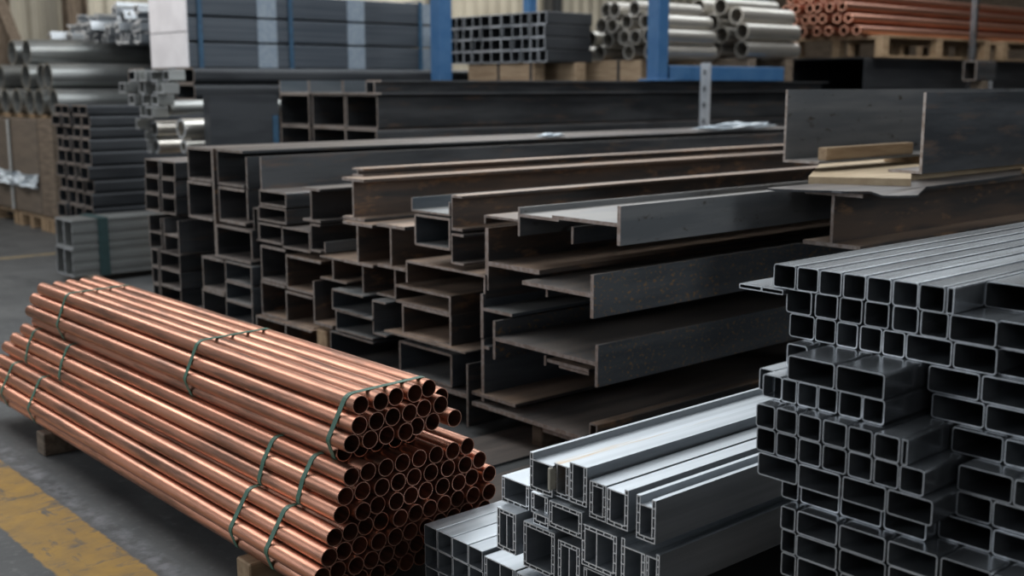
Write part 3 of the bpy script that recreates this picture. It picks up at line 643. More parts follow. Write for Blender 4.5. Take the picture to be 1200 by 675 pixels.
# torn plate on its top
def torn_plate():
    pts = [(4.02, 2.93)]
    random.seed(5)
    n = 12
    for k in range(1, n): pts.append((4.0 + .30 * (k / n) ** 1.5 + random.uniform(-.012, .012), 2.93 - .50 * k / n))
    pts += [(4.36, 2.43), (4.62, 2.54), (5.9, 2.60), (5.9, 2.93)]
    bm = bmesh.new(); vs = []
    nx = len(pts)
    lo = [bm.verts.new((x, y, IZ1 + .001 + (.0 if x > 4.45 else (-.012 if y < 2.55 else .004)))) for x, y in pts]; hi = [bm.verts.new((v.co.x, v.co.y, v.co.z + .009)) for v in lo]
    bm.faces.new(lo); bm.faces.new(hi)
    for k in range(nx): bm.faces.new((lo[k], lo[(k + 1) % nx], hi[(k + 1) % nx], hi[k]))
    bmesh.ops.recalc_face_normals(bm, faces=bm.faces); bmesh.ops.triangulate(bm, faces=[f for f in bm.faces if len(f.verts) > 4])
    me = bpy.data.meshes.new('torn_plate'); bm.to_mesh(me); bm.free(); me.materials.append(M['steel']); return me
o = link('torn_plate', torn_plate()); setp(o, 'thin steel plate with a torn bent end on top of the brown beam', 'steel plate')
o = link('plywood_board', poly_mesh('plywood_board', [(4.36, 2.96), (5.1, 3.40), (6.2, 3.40), (6.2, 2.78), (4.88, 2.76), (4.6, 2.60)], IZ1 + .011, IZ1 + .042, M['ply'])); setp(o, 'pale plywood board lying on the torn plate under the folded steel', 'board')
PZ = IZ1 + .0425
a = atX(1085, 108, 4.9)
o = link('angle_iron', steel_section('L>', .17, a.z - PZ, 4.0, [M['steel'], M['steel_cut']], .012, .014), (4.88, a.y + .155, PZ)); setp(o, 'tall angle bar with a dark outer face standing on the plywood, closer of two', 'angle bar')
a = atX(921, 105, 4.62); b = atX(921, 190, 4.62)
o = link('angle_iron', steel_section('L<', .20, a.z - b.z, 4.6, [M['heavy'], M['steel_cut']], .012, .012), (4.62, a.y, b.z)); setp(o, 'tall angle bar with mottled grey face at the back of the plywood, farther of two', 'angle bar')
o = link('timber_packer', box_mesh('timber_packer', .14, .3, b.z - 1.2015, M['wood'], .004), (5.6, a.y - .14, 1.201)); setp(o, 'timber packer under the farther tall angle bar', 'timber')
p = atZ(958, 190, PZ + .002)
o = link('timber_batten', box_mesh('timber_batten', .80, .05, .06, M['wood'], .003), (5.09, 3.12, b.z + .0125)); o.rotation_euler = (0, 0, math.radians(1)); setp(o, 'short timber batten lying against the inside of the farther tall angle bar', 'timber')
o = link('timber_batten', box_mesh('timber_batten', 1.2, .05, .03, M['wood'], .003), (5.75, 2.66, PZ - .0315 - .0)); o.location = (6.25, 2.58, IZ1 + .0105); setp(o, 'long timber batten sticking out under the closer tall angle bar', 'timber')

# ------------------------------------------------------------------ big hollow sections behind the middle stack
HX = 5.4; HG = 'large hollow sections behind the middle stack'
yb = [atX(q, 112, HX).y for q in (327.5, 362.5, 402, 440)]
zt1 = atX(327, 109.5, HX).z; zs = atX(361, 148, HX).z; hh = zt1 - zs
for r in range(2):
    for k in range(3):
        z = zs - hh * r
        o = link('hollow_section', steel_section('tube', yb[k] - yb[k + 1] - .012, hh - .002, 6.3, [M['steel'], M['steel_cut']], .014, .014), (HX + random.uniform(0, .03), yb[k] - .004, z))
        setp(o, 'large dark hollow section behind the long-topped channel, %s from left in the %s row' % (ORD[k + 1], ('upper', 'lower')[r]), 'steel tube', HG)
ztop = atX(327, 94.5, HX).z
for k in range(3):
    w = yb[k] - yb[k + 1]
    if k < 2:
        o = link('steel_channel', steel_section('U', w - .012, ztop - zt1, 6.3, [M['blue_steel'], M['steel_cut']], .012, .012), (HX, yb[k] - .004, zt1)); setp(o, 'shallow steel trough lying on the large hollow sections, %s from the left' % ORD[k + 1], 'steel channel', 'troughs on the large hollow sections')
    else:
        o = link('steel_channel', steel_section('U', w - .13, ztop - zt1, 6.3, [M['blue_steel'], M['steel_cut']], .012, .012), (HX, yb[k] - .004, zt1)); setp(o, 'narrow steel trough beside the small beam on the large hollow sections', 'steel channel', 'troughs on the large hollow sections')
ib0 = atX(440, 117, HX).z
o = link('steel_girder', steel_section('I', .2, ztop - zt1, 6.3, [M['steel'], M['steel_cut']], .014, .014), (HX, yb[3] + .115, zt1)); setp(o, 'long dark steel beam lying on the right edge of the large hollow sections', 'steel beam', None, 'thing')
trestle((5.9, (yb[0] + yb[3]) / 2 - .05, 0), 1.3, zs - hh, 'black steel trestle under the near ends of the large hollow sections')
trestle((11.2, (yb[0] + yb[3]) / 2, 0), 1.3, zs - hh, 'black steel trestle under the far ends of the large hollow sections')

# ------------------------------------------------------------------ tubes, pipes and posts on top and behind
# bearer with strapped timbers
BZ = ztop + .001
def strapped_timber(x, y0, y1, z0, z1, label, straps, m='wood_y'):
    t = link('timber_bearer', box_mesh('timber_bearer', .16, y0 - y1, z1 - z0, M[m], .008), (x, (y0 + y1) / 2, z0)); setp(t, label, 'timber')
    for s in straps:
        link('strap', box_mesh('strap', .172, .035, z1 - z0 + .001, M['black'], 0), (0, s - (y0 + y1) / 2, 0), t)
    return t
SX = 8.2
sy = lambda px, py=70: atX(px, py, SX).y
tz0, tz1 = atX(600, 94, SX).z, atX(600, 73.5, SX).z
strapped_timber(SX + .12, sy(545), sy(622), ztop, tz1, 'tan timber bearer with dark straps under the square black tubes', [sy(581), sy(619)])
S2 = 8.95
s2 = lambda px, py=70: atX(px, py, S2).y
tz2 = atX(700, 71, S2).z
strapped_timber(S2 + .12, s2(623), s2(748), ztop, tz2, 'longer tan timber bearer under the pale round pipes', [s2(667), s2(722)])
strapped_timber(S2 + .85, s2(640), s2(757), ztop, tz2, 'timber bearer under the far ends of the pipes left of the post', [])
strapped_timber(SX + .5, sy(527), sy(640), ztop, tz1, 'timber bearer under the far ends of the square black tubes', [])
for k, x in enumerate((10.3, 10.98)):
    o = link('timber_bearer', box_mesh('timber_bearer', .14, .96, atX(840, 69, 10.2).z - ztop, M['wood_dark']), (x, 8.25, ztop)); setp(o, 'timber bearer under the pale pipes right of the post, %s of two' % ('near', 'far')[k], 'timber')
cols = [527, 535.2, 543.8, 553.6, 564, 575.5, 588, 600, 610.8, 620.6, 630.4, 640]
rh = (atX(600, 15.5, SX).z - tz1) / 4
for r in range(4):
    for k in range(11):
        ya, ybb = sy(cols[k], 45), sy(cols[k + 1], 45)
        key = ('blk', k)
        if key not in cache: cache[key] = ring_mesh('black_tube', ya - ybb - .004, rh - .002, .009, .66, [M['black'], M['post']], r=.012, seg=2)
        o = link('square_tube', cache[key], (SX + random.uniform(-.02, .02), ya - .002, tz1 + rh * (3 - r)))
        setp(o, 'square black steel tube on the timber bearer, %s from left in the %s row' % (ORD[k + 1], ('top', 'second', 'third', 'bottom')[r]), 'steel tube', 'square black tubes on the timber bearer')
PRM = {}
def round_pipe(x, y, z, r, L, label, group, mats=('pale', 'pale'), cat='steel pipe', t=None, nm='steel_pipe'):
    key = (round(r, 3), L, mats)
    if key not in PRM: PRM[key] = pipe_mesh(nm, r, t or r * .16, L, [M[mats[0]], M[mats[1]]], axis='x', n=24)
    o = link(nm, PRM[key], (x, y, z)); setp(o, label, cat, group); return o
def px_pipes(lst, x, rpx, L, fmt, group, **kw):
    sc = None
    cs = []
    for k, (px, py, lab) in enumerate(lst):
        p = atX(px, py, x); q = atX(px, py - rpx, x); cs.append([p.y, p.z, q.z - p.z, lab])
    relax(cs, .002, 400, kw.pop('floor', None))
    for (y, z, r, lab) in cs: round_pipe(x + random.uniform(-.03, .03), y, z, r, L, fmt % lab, group, **kw)
px_pipes([(673, 63.5, 'first from left in the bottom row'), (701, 62, 'second from left in the bottom row'), (736, 60, 'third from left in the bottom row'), (761, 61, 'fourth from left in the bottom row'),
          (692, 46, 'first from left in the third row'), (711, 45.5, 'second from left in the third row'), (732, 43.5, 'third from left in the third row'), (746, 43.5, 'fourth from left in the third row'), (762, 43, 'fifth from left in the third row'),
          (708, 30, 'first from left in the second row'), (719, 29.5, 'second in the second row, set back'), (731.5, 27.5, 'third from left in the second row'), (756, 25, 'fourth from left in the second row'),
          (709, 13.5, 'first from left in the top row'), (722, 12, 'second from left in the top row'), (743.5, 10, 'third from left in the top row')], S2, 9.2, 1.0,
         'pale round pipe left of the blue post, %s', 'pale round pipes left of the blue post', t=.016, floor=tz2)
px_pipes([(813.5, 60, 'first from left in the bottom row'), (836.5, 60, 'second from left in the bottom row'), (869, 60, 'third from left in the bottom row'),
          (808, 27, 'first from left in the second row'), (821, 43, 'lower one wedged left in the second row'), (846.5, 41, 'third from left in the second row'), (836, 26, 'upper one mid second row'), (869, 39, 'rightmost in the second row'), (864, 21, 'rightmost high one above the second row'),
          (816.5, 9, 'first from left in the top row'), (845.5, 8, 'second from left in the top row')], 10.2, 10.5, .95,
         'pale round pipe right of the blue post, %s', 'pale round pipes right of the blue post', t=.018, floor=atX(840, 69, 10.2).z)
# blue stillage frame
def post(loc, w, d, h, label, m='blue', base=True, name='rack_post', cat='rack post', holes=False):
    t = empty(name, loc, label, cat)
    link('upright', box_mesh('upright', w, d, h, M[m], .006), (0, 0, 0), t)
    if base: link('base_plate', box_mesh('base_plate', w + .1, d + .12, .02, M[m], .003), (0, 0, .0005), t)
    return t
PX, PY = 8.30, 7.70
p = atY(770, 93, PY); post((p.x, PY, ztop + .0), .15, .15, 1.6, 'blue steel post standing in front of the pale round pipes')
p2 = atX(517.5, 95, 7.45); post((7.45, p2.y, 0), .16, .16, 3.4, 'blue steel post at the left of the square black tubes')
p3 = atX(621, 15, 12.5); post((12.5, p3.y, 0), .16, .16, 4.2, 'blue steel post far behind the square black tubes')
p4 = atX(842, 86, 9.7); q4 = atX(842, 77, 9.7)
r4 = atX(773, 86, 8.6)
o = link('rack_rail', steel_section('tube', .12, .15, 1.9, [M['blue'], M['blue']]), (8.80, 7.76, ztop + .002)); setp(o, 'blue steel rail running right from the foot of the blue post', 'rack rail')
# zinc uprights with slots
def zinc(px, py0, py1, y, w, label, ztopv=None):
    a = atY(px, py0, y)
    t = empty('slotted_post', (a.x, y, 0), label, 'post')
    link('upright', steel_section('U', .07, .03, 1, [M['post'], M['post']], .004, .004), (0, 0, 0), t)
    u = t.children[0]; u.rotation_euler = (0, -PI / 2, 0); u.scale = (a.z, w / .07, 1); u.location = (0, w / 2, 0)
    for k in range(5): link('slot', box_mesh('slot', .006, .018, .05, M['black'], 0), (-.031, 0, a.z - .12 - .16 * k), t)
    return t
zinc(828.5, 73.5, 163, 7.45, .11, 'zinc slotted post rising in front of the long dark beam')
zinc(1160.5, 77.5, 103, 7.45, .085, 'zinc slotted post just above the closer tall angle bar')
# copper on pallets at the back
CX = 11.9
cr = [(915 + 14.4 * k, 11.5 - .8 * k) for k in range(0)]
rows_c = [('bottom', [(929.5, 39), (942.5, 38), (957.5, 37), (972.5, 36), (988, 35.5), (1002, 34.5)]), ('second', [(928.5, 24.5), (943, 23.5), (953.5, 23), (965.5, 22), (980, 21.5), (994, 20)]),
          ('third', [(920.5, 11.5), (933, 11), (947, 9.8), (959, 9), (973, 8), (988, 7)]), ('top', [(926, -1), (938, -1.5), (951, -2.5), (965, -3.5), (980, -4.5)])]
zr = [atX(960, y, CX).z for y in (36.8, 22.6, 9.0, -3.5)]
for (rn, lst), z in zip(rows_c, zr):
    last = None
    for k, (px, py) in enumerate(lst):
        y = atX(px, py, CX).y
        r = .055
        if last is not None and last - y < 2 * r + .002: y = last - 2 * r - .002
        last = y
        round_pipe(CX + random.uniform(-.04, .04), y, z, r, 5.2, 'thick copper pipe on the back pallet, %s from left in the %s row' % (ORD[k + 1], rn), 'copper pipes on the pallet', ('copper_x', 'copper_cut'), 'copper pipe', .012, 'copper_pipe')
zp = zr[0] - .0555
ya, yc_ = atX(915, 50, CX).y, atX(1010, 50, CX).y
def pallet(loc, lx, ly, label, h=.15, m='wood', m2='wood_y'):
    t = empty('pallet', loc, label, 'pallet')
    for k in range(3): link('bottom_board', box_mesh('bottom_board', lx, .1, .022, M[m], .002), (lx / 2, (k - 1) * (ly / 2 - .05), 0), t)
    for i in range(3):
        for j in range(3): link('block', box_mesh('block', .14, .1, h - .066, M[m], .003), (.07 + i * (lx - .14) / 2, (j - 1) * (ly / 2 - .05), .022), t)
    n = max(4, int(lx / .22))
    for i in range(3): link('stringer', box_mesh('stringer', .14, ly, .022, M[m2], .002), (.07 + i * (lx - .14) / 2, 0, h - .044), t)
    for k in range(5): link('top_board', box_mesh('top_board', lx, ly * .16, .022, M[m], .002), (lx / 2, (k - 2) * ly * .21, h - .022), t)
    return t
pallet((CX + .25, (ya + yc_) / 2 - .05, zp - .25), 2.6, 1.25, 'wooden pallet under the thick copper pipes, left of two', .25)
pallet((CX + 3.2, (ya + yc_) / 2 - .05, zp - .25), 2.4, 1.25, 'wooden pallet under the thick copper pipes, right of two', .25)
o = link('hollow_section', steel_section('tube', 1.1, zp - .252 - 1.35, 7.0, [M['black'], M['black']]), (CX + .1, (ya + yc_) / 2 + .55, 1.35)); setp(o, 'low dark steel case under the wooden pallets', 'steel case')
trestle((CX + .7, (ya + yc_) / 2, 0), 1.5, 1.35, 'black steel trestle at the left under the pallets')
trestle((CX + 5.5, (ya + yc_) / 2, 0), 1.5, 1.35, 'black steel trestle at the right under the pallets')
a = atY(1138, 80, 7.2)
t = post((a.x, 7.2, 0), .07, .07, 3.6, 'thin grey upright rod in front of the thick copper pipes', 'steel', True, 'stake_post', 'post')
bz = atY(1135, 83, 7.1)
o = link('square_tube', ring_mesh('stub_tube', .17, .24, .012, .5, [M['steel'], M['steel_cut']]), (bz.x - .1, 7.12, bz.z - .12)); setp(o, 'short stub of square tube beside the grey upright rod', 'steel tube')
o = link('timber_bearer', box_mesh('timber_bearer', .14, .16, bz.z - .122, M['wood_dark']), (bz.x + .15, 7.03, 0)); setp(o, 'upright timber propping the stub of square tube', 'timber')

# ------------------------------------------------------------------ stacks at the far left
LX = 3.4
yl = [atX(px, 290, LX).y for px in (65.5, 74.5, 84.5)]
zl = [.06, .292, .524]
for r in range(2):
    for k in range(2):
        w = yl[k] - yl[k + 1]
        o = link('hollow_section', section_mesh('ribbed_tube', [0, .012, w - .016, w - .012, w - .004], [0, .012, .05, .09, .13, .17, .205, .217, .229],
              lambda a, b, w=w: (a < .012 or b < .012 or b > .217 or w - .016 < a < w - .012 or (a > w - .012 and (.05 < b < .09 or .13 < b < .17))), 2.2, [M['pipe_grey'], M['galv_cut']]), (LX + .01 * r, yl[k], zl[r]))
        setp(o, 'light grey ribbed tube in the low strapped pack at the left, %s %s' % (('lower', 'upper')[r], ('left', 'right')[k]), 'steel tube', 'light grey tubes in the low strapped pack')
for k, x in enumerate((3.55, 5.4)):
    o = link('timber_bearer', box_mesh('timber_bearer', .1, .55, .06, M['wood_dark']), (x, (yl[0] + yl[2]) / 2, 0)); setp(o, 'timber bearer under the %s end of the low strapped grey pack' % ('near', 'far')[k], 'timber')
def strap_box(y0, y1, z0, z1, x, w, m, label, th=.006):
    bm = bmesh.new(); R = []
    for y, z, dy, dz in ((y0, z0, 1, -1), (y1, z0, -1, -1), (y1, z1, -1, 1), (y0, z1, 1, 1)):
        R.append([bm.verts.new((x, y, z)), bm.verts.new((x + w, y, z)), bm.verts.new((x + w, y + dy * th, z + dz * th)), bm.verts.new((x, y + dy * th, z + dz * th))])
    for k in range(4):
        a, b = R[k], R[(k + 1) % 4]
        for q in range(4): bm.faces.new((a[q], a[(q + 1) % 4], b[(q + 1) % 4], b[q]))
    bmesh.ops.recalc_face_normals(bm, faces=bm.faces); me = bpy.data.meshes.new('binding_strap'); bm.to_mesh(me); bm.free(); me.materials.append(M[m])
    o = link('binding_strap', me); setp(o, label, 'strap'); return o
sxp = atY(116, 290, yl[2]).x
strap_box(yl[0] + .003, yl[2] - .001, zl[0] - .001, zl[1] + .2325, sxp, .085, 'strap_dark', 'wide dark green strap round the low grey pack')
# dark tubes standing behind it
DX = 4.0
yd = [atX(px, 180, DX).y for px in (63, 73, 82.5, 92, 102)]
zd = [atX(66, y, DX).z for y in (253, 236, 220, 206, 190, 174, 160, 147, 134, 122)]
for r in range(9):
    for k in range(4):
        w = yd[k] - yd[k + 1] - .008; h = zd[r + 1] - zd[r] - .003
        o = link('hollow_section', ring_mesh('dark_tube', w, h, .012, 1.25, [M['black'], M['steel_cut']], r=.02, seg=2), (DX + random.uniform(0, .05), yd[k], zd[r])); setp(o, 'dark grey-rimmed steel tube in the tall pack, %s from left in its %s row down' % (ORD[k + 1], ORD[9 - r]), 'steel tube', 'dark tubes in the tall pack at the left')
for k, x in enumerate((4.2, 5.0)):
    o = link('timber_bearer', box_mesh('timber_bearer', .14, yd[0] - yd[4], zd[0], M['wood_dark']), (x, (yd[0] + yd[4]) / 2, 0)); setp(o, 'timber bearer under the %s end of the tall dark tube pack' % ('near', 'far')[k], 'timber')
# brown sheet packs on pallets
BXX = 4.45
for k, (pa_, pb_) in enumerate(((-36, 14), (16.5, 45.5), (47, 63))):
    y0 = atX(pa_, 200, BXX).y; y1 = atX(pb_, 200, BXX).y
    z0 = .18; z1 = atX(pb_, 140, BXX).z
    pk = link('sheet_pack', box_mesh('sheet_pack', 3.4, y0 - y1, z1 - z0, M['wood_dark' if k == 2 else 'brown'], .01), (BXX + 1.7, (y0 + y1) / 2, z0)); setp(pk, ('brown wrapped sheet pack on a pallet, cut by the left edge', 'brown wrapped sheet pack on a pallet with its wide face showing', 'dark sheet pack between the brown packs and the tall dark tubes')[k], 'sheet pack', 'brown sheet packs')
    pallet((BXX + .02, (y0 + y1) / 2, 0), 3.3, y0 - y1, ('pallet under the brown sheet pack at the left edge', 'pallet under the brown sheet pack with its wide face showing', 'pallet under the dark sheet pack')[k], .18)
    for q, f in enumerate((.0,)):
        link('white_strap', box_mesh('white_strap', .012, .045, z1 - z0 + .004, M['white'], 0), (-1.705, -(y0 - y1) / 2 + .02 if k == 0 else -(y0 - y1) / 2 + .02, 0), pk) if k == 0 else None
y0 = atX(-36, 200, BXX).y; y1 = atX(64, 200, BXX).y; zt_ = atX(46, 140, BXX).z
def crumple(y0, y1, z0, z1, x, m, n=26, amp=.03):
    bm = bmesh.new(); G = []
    for i in range(n):
        col = []
        for j in range(5):
            y = y0 + (y1 - y0) * i / (n - 1); z = z0 + (z1 - z0) * j / 4
            col.append(bm.verts.new((x - abs(random.gauss(0, amp)), y, z + random.gauss(0, amp * .3))))
        G.append(col)
    for i in range(n - 1):
        for j in range(4): bm.faces.new((G[i][j], G[i + 1][j], G[i + 1][j + 1], G[i][j + 1]))
    r = bmesh.ops.extrude_face_region(bm, geom=bm.faces[:])
    for v in r['geom']:
        if isinstance(v, bmesh.types.BMVert): v.co.x += .008
    bmesh.ops.recalc_face_normals(bm, faces=bm.faces)
    me = bpy.data.meshes.new('film_band'); bm.to_mesh(me); bm.free(); me.materials.append(m); return me
za, zb_ = atX(10, 214, BXX).z, atX(10, 199, BXX).z
o = link('film_band', crumple(y0, atX(46, 200, BXX).y, za, zb_, BXX - .015, M['plastic'])); setp(o, 'crumpled clear film band wrapped across the brown sheet packs', 'plastic film')
# big zinc pipes on the packs
o = link('timber_bearer', box_mesh('timber_bearer', .12, y0 - y1 + .1, .05, M['wood']), (BXX + .15, (y0 + y1) / 2 - .05, zt_ + .001)); setp(o, 'light timber bearer on top of the brown sheet packs', 'timber')
o = link('timber_bearer', box_mesh('timber_bearer', .12, y0 - y1 + .1, .05, M['wood']), (BXX + 2.9, (y0 + y1) / 2 - .05, zt_ + .001)); setp(o, 'timber bearer on top of the brown sheet packs, farther end', 'timber')
rz = .138; z1r = zt_ + .052 + rz
for k, px in enumerate((-9, 6, 20, 34, 48, 61)):
    y = atX(px, 119, BXX).y
    round_pipe(BXX + random.uniform(-.02, .02), y, z1r, rz, 3.4, 'large zinc pipe on the brown packs, %s from the left in the bottom row' % ORD[k + 1], 'large zinc pipes on the brown packs', ('pipe_grey', 'pale'), 'steel pipe', .012, 'zinc_pipe')
for k, px in enumerate((0, 30, 41.5, 53.5, 15)):
    y = atX(px, 88, BXX).y
    round_pipe(BXX + (0, 0, .06, .02, .35)[k], y, z1r + 2 * rz * .98, rz, 3.4, 'large zinc pipe on the brown packs, %s in the middle row' % ('first from left', 'third from left', 'fourth from left', 'fifth from left', 'deeply set-back second')[k], 'large zinc pipes on the brown packs', ('pipe_grey', 'pale'), 'steel pipe', .012, 'zinc_pipe')
for k, px in enumerate((14, 25.5)):
    y = atX(px, 62, BXX).y
    round_pipe(BXX + .05 * k, y, z1r + 4 * rz * .97, rz, 3.4, 'large zinc pipe on the brown packs, %s of two in the top row' % ORD[k + 1], 'large zinc pipes on the brown packs', ('pipe_grey', 'pale'), 'steel pipe', .012, 'zinc_pipe')
# heap of shiny offcuts with their ends towards us
random.seed(3)
HXX = 5.3; n = 0
for r, (py, xa, xb, cnt) in enumerate(((46, 68, 177, 13), (34.5, 72, 177, 12), (23, 92, 177, 9), (13, 122, 172, 4))):
    for k in range(cnt):
        px = xa + (xb - xa) * (k + .3) / cnt + random.uniform(-.6, .6)
        p = atX(px, py + random.uniform(-.8, .8) + 4, HXX)
        w, h = random.uniform(.10, .13), random.uniform(.085, .105)
        kind = random.choice(['U', '[', 'tube', 'N', ']'])
        o = link('aluminium_offcut', steel_section(kind, w, h, 3.0, [M['alu'], M['alu_cut']], .016, .016), (HXX + random.uniform(-.15, .1), p.y, p.z)); o.rotation_euler = (random.uniform(-.35, .35), 0, 0); n += 1
        setp(o, 'shiny aluminium offcut in the heap above the zinc pipes, %s along layer %s up' % (ORD[k + 1], ORD[r + 1]), 'aluminium offcut', 'shiny aluminium offcuts heaped above the zinc pipes', 'thing')
bz = atX(120, 53, HXX).z
trestle((8.06, 13.15, 0), 2.7, bz - .03, 'black steel trestle under the far ends of the aluminium heap')
# pale-ended sheet packs wrapped with straps
WX = 5.2
ya_ = atX(178, 40, WX).y; yb_ = atX(220.5, 40, WX).y
zz = [atX(220, 79, WX).z, atX(220, 38.5, WX).z, atX(220, -14, WX).z]
zc3 = [zz[0], zz[0] + (zz[2] - zz[0]) * .34, zz[0] + (zz[2] - zz[0]) * .67, zz[2]]
for r in range(3):
    t = empty('sheet_bundle', (WX, (ya_ + yb_) / 2, zc3[r] + .004), 'long blue-grey bundle of steel sheet with a pale end, %s of three' % ('lowest', 'middle', 'topmost')[r], 'sheet bundle', 'blue-grey sheet bundles at the back')
    hgt = zc3[r + 1] - zc3[r] - .022
    link('sheet_stack', box_mesh('sheet_stack', 3.15, ya_ - yb_, hgt, M['pack'], .006), (1.575, 0, 0), t)
    for px in (313, 417, 501):
        bx = atY(px, 40, yb_).x - WX
        link('pale_band', box_mesh('pale_band', .22, .008, hgt, M['band'], 0), (bx, -(ya_ - yb_) / 2 - .004, 0), t)
for k, px in enumerate((231.5, 338, 490)):
    bx = atY(px, 40, yb_).x
    strap_box(ya_ + .012, yb_ - .010, zc3[0] - .0, zc3[3], bx, .05, 'strap_blue', 'blue strap round the blue-grey sheet bundles, %s from the left' % ORD[k + 1])
zm_ = atX(200, 38.5, WX).z
for z0_, z1_, nm_ in ((zc3[0], zm_ - .004, 'lower'), (zm_ + .004, zc3[3], 'upper')):
    o = link('end_board', box_mesh('end_board', .02, ya_ - yb_ + .005, z1_ - z0_, M['packend'], .004), (WX - .012, (ya_ + yb_) / 2, z0_)); setp(o, 'pale end board closing the blue-grey sheet bundles, %s of two' % nm_, 'board', 'pale end boards')
# dark pipes under them
yq = atX(192, 97, 5.0).y
zq = [zz[0] - .002]
for k in range(2):
    hq = .155
    for j in range(3):
        o = link('hollow_section', ring_mesh('dark_bar', .42, hq - .004, .014, 5.0, [M['black'], M['steel_cut']], r=.05, seg=4), (5.0 + .05 * j, ya_ + .18 - .44 * j, zz[0] - .002 - hq * (k + 1)))
        setp(o, 'long rounded dark section under the sheet bundles, %s row, %s from the back' % (('upper', 'lower')[k], ORD[j + 1]), 'steel tube', 'rounded dark sections under the sheet bundles')
zlow = zz[0] - .002 - .31
trestle((5.6, (ya_ + yb_) / 2, 0), 1.3, zlow, 'black steel trestle under the near end of the rounded dark sections')
trestle((8.6, (ya_ + yb_) / 2, 0), 1.3, zlow, 'black steel trestle under the far end of the rounded dark sections')
# zinc channels and short pipes between the packs
JX = 4.1; random.seed(8)
jl = [(148, 89, 'tube'), (157, 88, ']'), (166, 88, 'U'), (175, 88, '['), (183, 88, 'tube'), (146, 102, 'tube'), (155, 102, 'U'), (165, 102, 'U'), (175, 102, ']'), (184, 102, 'U'), (146, 116, '['), (155, 116, 'tube'), (165, 116, '['), (174, 116, 'tube'), (166, 130, 'U'), (175, 130, 'tube'), (164, 144, '['), (164.5, 158, '['), (165, 172, 'U')]
for k, (px, py, kd) in enumerate(jl):
    p = atX(px, py, JX)
    o = link('zinc_channel', steel_section(kd, (random.uniform(.115, .13) if py < 140 else .075), .088, .14, [M['pipe_grey'], M['galv_cut']], .012, .014), (JX + random.uniform(-.05, .08), p.y, p.z - .05)); o.rotation_euler = (random.uniform(-.06, .06), 0, 0)
    rr = 0 if py < 92 else 1 if py < 107 else 2 if py < 120 else 3
    setp(o, 'short-ended zinc section in the jumble between the left packs, %s counting downwards' % (ORD[k + 1] if k < 14 else 'fifteenth sixteenth seventeenth eighteenth nineteenth twentieth'.split()[k - 14]), 'zinc section', 'jumbled zinc sections between the left packs', 'thing')
o = link('timber_packer', box_mesh('timber_packer', .3, .5, .42, M['wood_dark']), (4.5, 9.45, .526)); setp(o, 'timber packing on the low strapped grey pack under the jumbled zinc sections', 'timber')
o = link('timber_packer', box_mesh('timber_packer', .2, .22, atX(212, 171, 4.2).z - .1, M['wood_dark']), (4.36, atX(214, 171, 4.2).y, 0)); setp(o, 'timber packer standing under the film-wrapped pipe ends', 'timber')
o = link('timber_packer', box_mesh('timber_packer', .2, .22, .3, M['wood_dark']), (5.5, atX(233, 254, 3.3).y, atX(233, 254, 3.3).z - .301)); setp(o, 'timber packer deep under the second open channel of the second column', 'timber')
p = atX(197, 126, 4.3); q = atX(197, 117, 4.3)
round_pipe(4.3, p.y, p.z, q.z - p.z, 1.05, 'long grey zinc pipe below the rounded dark sections', None, ('pipe_grey', 'pale'), 'steel pipe', .012, 'zinc_pipe')
for k, (px, py, rp) in enumerate(((181, 151, 9.5), (212, 151, 12), (183, 171, 9), (215, 172, 8))):
    p = atX(px, py, 4.2); q = atX(px, py - rp, 4.2)
    round_pipe(4.2, p.y, p.z, q.z - p.z, .3, 'short film-wrapped pipe end in the gap left of the dark steel case, %s of four' % ORD[k + 1], 'film-wrapped pipe ends', ('pale', 'galv_cut'), 'steel pipe', .02, 'steel_pipe')
p0 = atX(245.5, 136, 4.3); p1 = atX(245.5, 170, 4.3)
cs = link('steel_case', section_mesh('steel_case', [0, .012, .10, .112], [0, .012, .9, 1 * (p0.z - .62)], lambda a, b: True, .62, [M['black'], M['black']]), (4.3, p0.y + .1, .62)); setp(cs, 'dark steel box section with rusty top edge left of the large hollow sections', 'steel case')
o = link('timber_packer', box_mesh('timber_packer', .3, .1, .618, M['wood_dark']), (4.55, p0.y + .045, 0)); setp(o, 'timber packing under the dark steel box section', 'timber')
bx = atY(323, 152, p0.y - .012).x
link('strap', box_mesh('strap', .05, .006, p0.z - .63, M['strap_blue'], 0), (bx - 4.3, -.116, .005), cs)['label'] = 'blue strap'
# loose rags of film on the stack
def rag(loc, sx, sy, sz, label):
    bm = bmesh.new(); bmesh.ops.create_icosphere(bm, subdivisions=3, radius=1)
    for v in bm.verts:
        k = 1 + .35 * math.sin(7 * v.co.x + 3 * v.co.y) * math.cos(5 * v.co.z + 4 * v.co.y)
        v.co = Vector((v.co.x * sx * k, v.co.y * sy * k, (v.co.z + .8) * sz * k if v.co.z > -.8 else 0))
    me = bpy.data.meshes.new('plastic_film'); bm.to_mesh(me); bm.free(); me.materials.append(M['plastic'])
    o = link('plastic_film', me, loc); setp(o, label, 'plastic film')
a = atY(640, 164, 6.3); rag((a.x, 6.25, 1.222), .12, .05, .014, 'scrap of pale film on the long channel top, centre of the stack')
a = atY(872, 160, 6.3); rag((a.x - .2, 6.25, 1.222), .5, .06, .03, 'long crumpled film lying on the channel top by the tall angle bar')

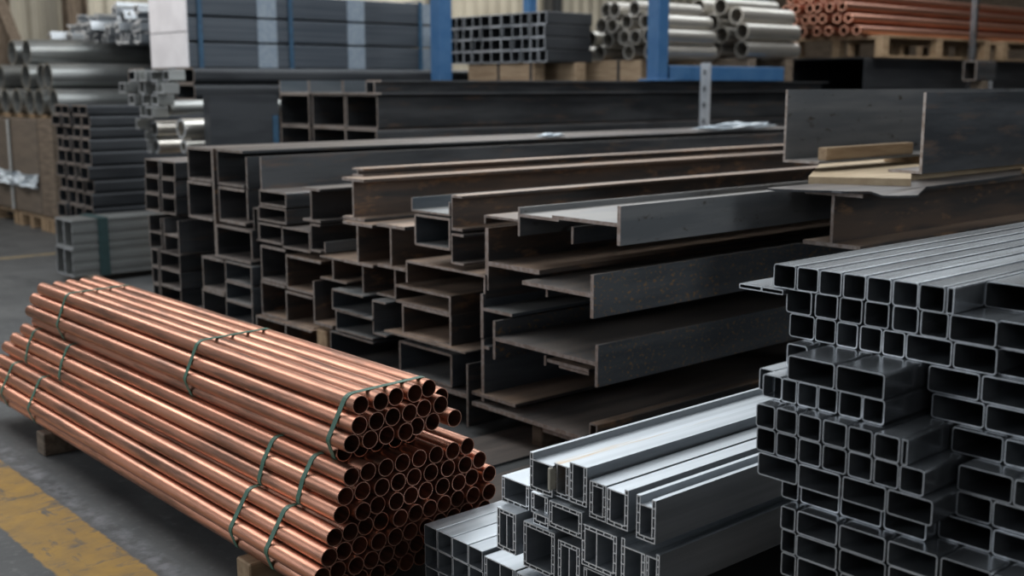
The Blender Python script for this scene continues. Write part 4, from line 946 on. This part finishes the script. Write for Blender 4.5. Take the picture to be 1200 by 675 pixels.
# ------------------------------------------------------------------ light, world, camera
W = bpy.data.worlds.new('hall'); S.world = W; W.use_nodes = True
W.node_tree.nodes['Background'].inputs['Color'].default_value = (.62, .70, .80, 1); W.node_tree.nodes['Background'].inputs['Strength'].default_value = .075
def area(name, loc, tgt, sx, sy, e, col=(1, 1, 1)):
    l = bpy.data.lights.new(name, 'AREA'); l.shape = 'RECTANGLE'; l.size = sx; l.size_y = sy; l.energy = e; l.color = col
    o = bpy.data.objects.new(name, l); C.objects.link(o); o.location = loc
    d = Vector(tgt) - Vector(loc); o.rotation_euler = d.to_track_quat('-Z', 'Y').to_euler(); return o
area('skylight_near', (2.6, 5.6, 6.5), (3.0, 4.4, 0), 4.2, 8, 350, (.90, .96, 1))
area('skylight_middle', (8.5, 9., 6.8), (8.0, 8, 0), 2., 10, 380, (.92, .97, 1))
area('hall_door', (-4.5, 6.5, 3.0), (4, 4.5, .8), 4.5, 3.4, 230, (.88, .94, 1))
area('front_fill', (-3.0, -5.0, 4.2), (3.0, 3.2, .6), 7, 2.6, 75, (.93, .96, 1))  # added fill from behind the camera, lightens tube mouths and near faces
area('skylight_right', (8.0, -4.0, 5.6), (3.6, 2.6, .8), 1.6, 8, 240, (.90, .96, 1))
area('skylight_back', (12, 14.5, 6.6), (11, 18, 2.4), 9, 1.2, 620, (1, .97, .9))
area('rack_fill', (11.0, 3.5, 6.5), (12.5, 8.5, 2.0), 6, 1.2, 230, (1, .98, .95))  # added lamp over the rack, brightens the copper pipes there
area('far_reflection_light', (15, 10, 7.0), (11, 6.5, 0), 9, 3, 230, (.92, .97, 1))  # added light, mirrored as bright streaks in the galvanised tube tops
area('skylight_left', (1.0, 13.0, 6.0), (5.2, 11.5, 1.6), 5, 2, 260, (1, .98, .96))
cam = bpy.data.cameras.new('camera'); co = bpy.data.objects.new('camera', cam); C.objects.link(co)
cam.sensor_width = 36; cam.lens = FP / 1200 * 36; co.location = (0, 0, H)
fw = Vector((math.cos(AZ) * math.cos(PIT), math.sin(AZ) * math.cos(PIT), -math.sin(PIT)))
co.rotation_euler = fw.to_track_quat('-Z', 'Y').to_euler()
cam.clip_start = .05; cam.clip_end = 100
cam.dof.use_dof = True; cam.dof.focus_distance = 3.4; cam.dof.aperture_fstop = 2.4
S.camera = co
S.view_settings.view_transform = 'Standard'; S.view_settings.look = 'None'; S.view_settings.gamma = 1; S.view_settings.exposure = 0; S.view_settings.use_curve_mapping = False
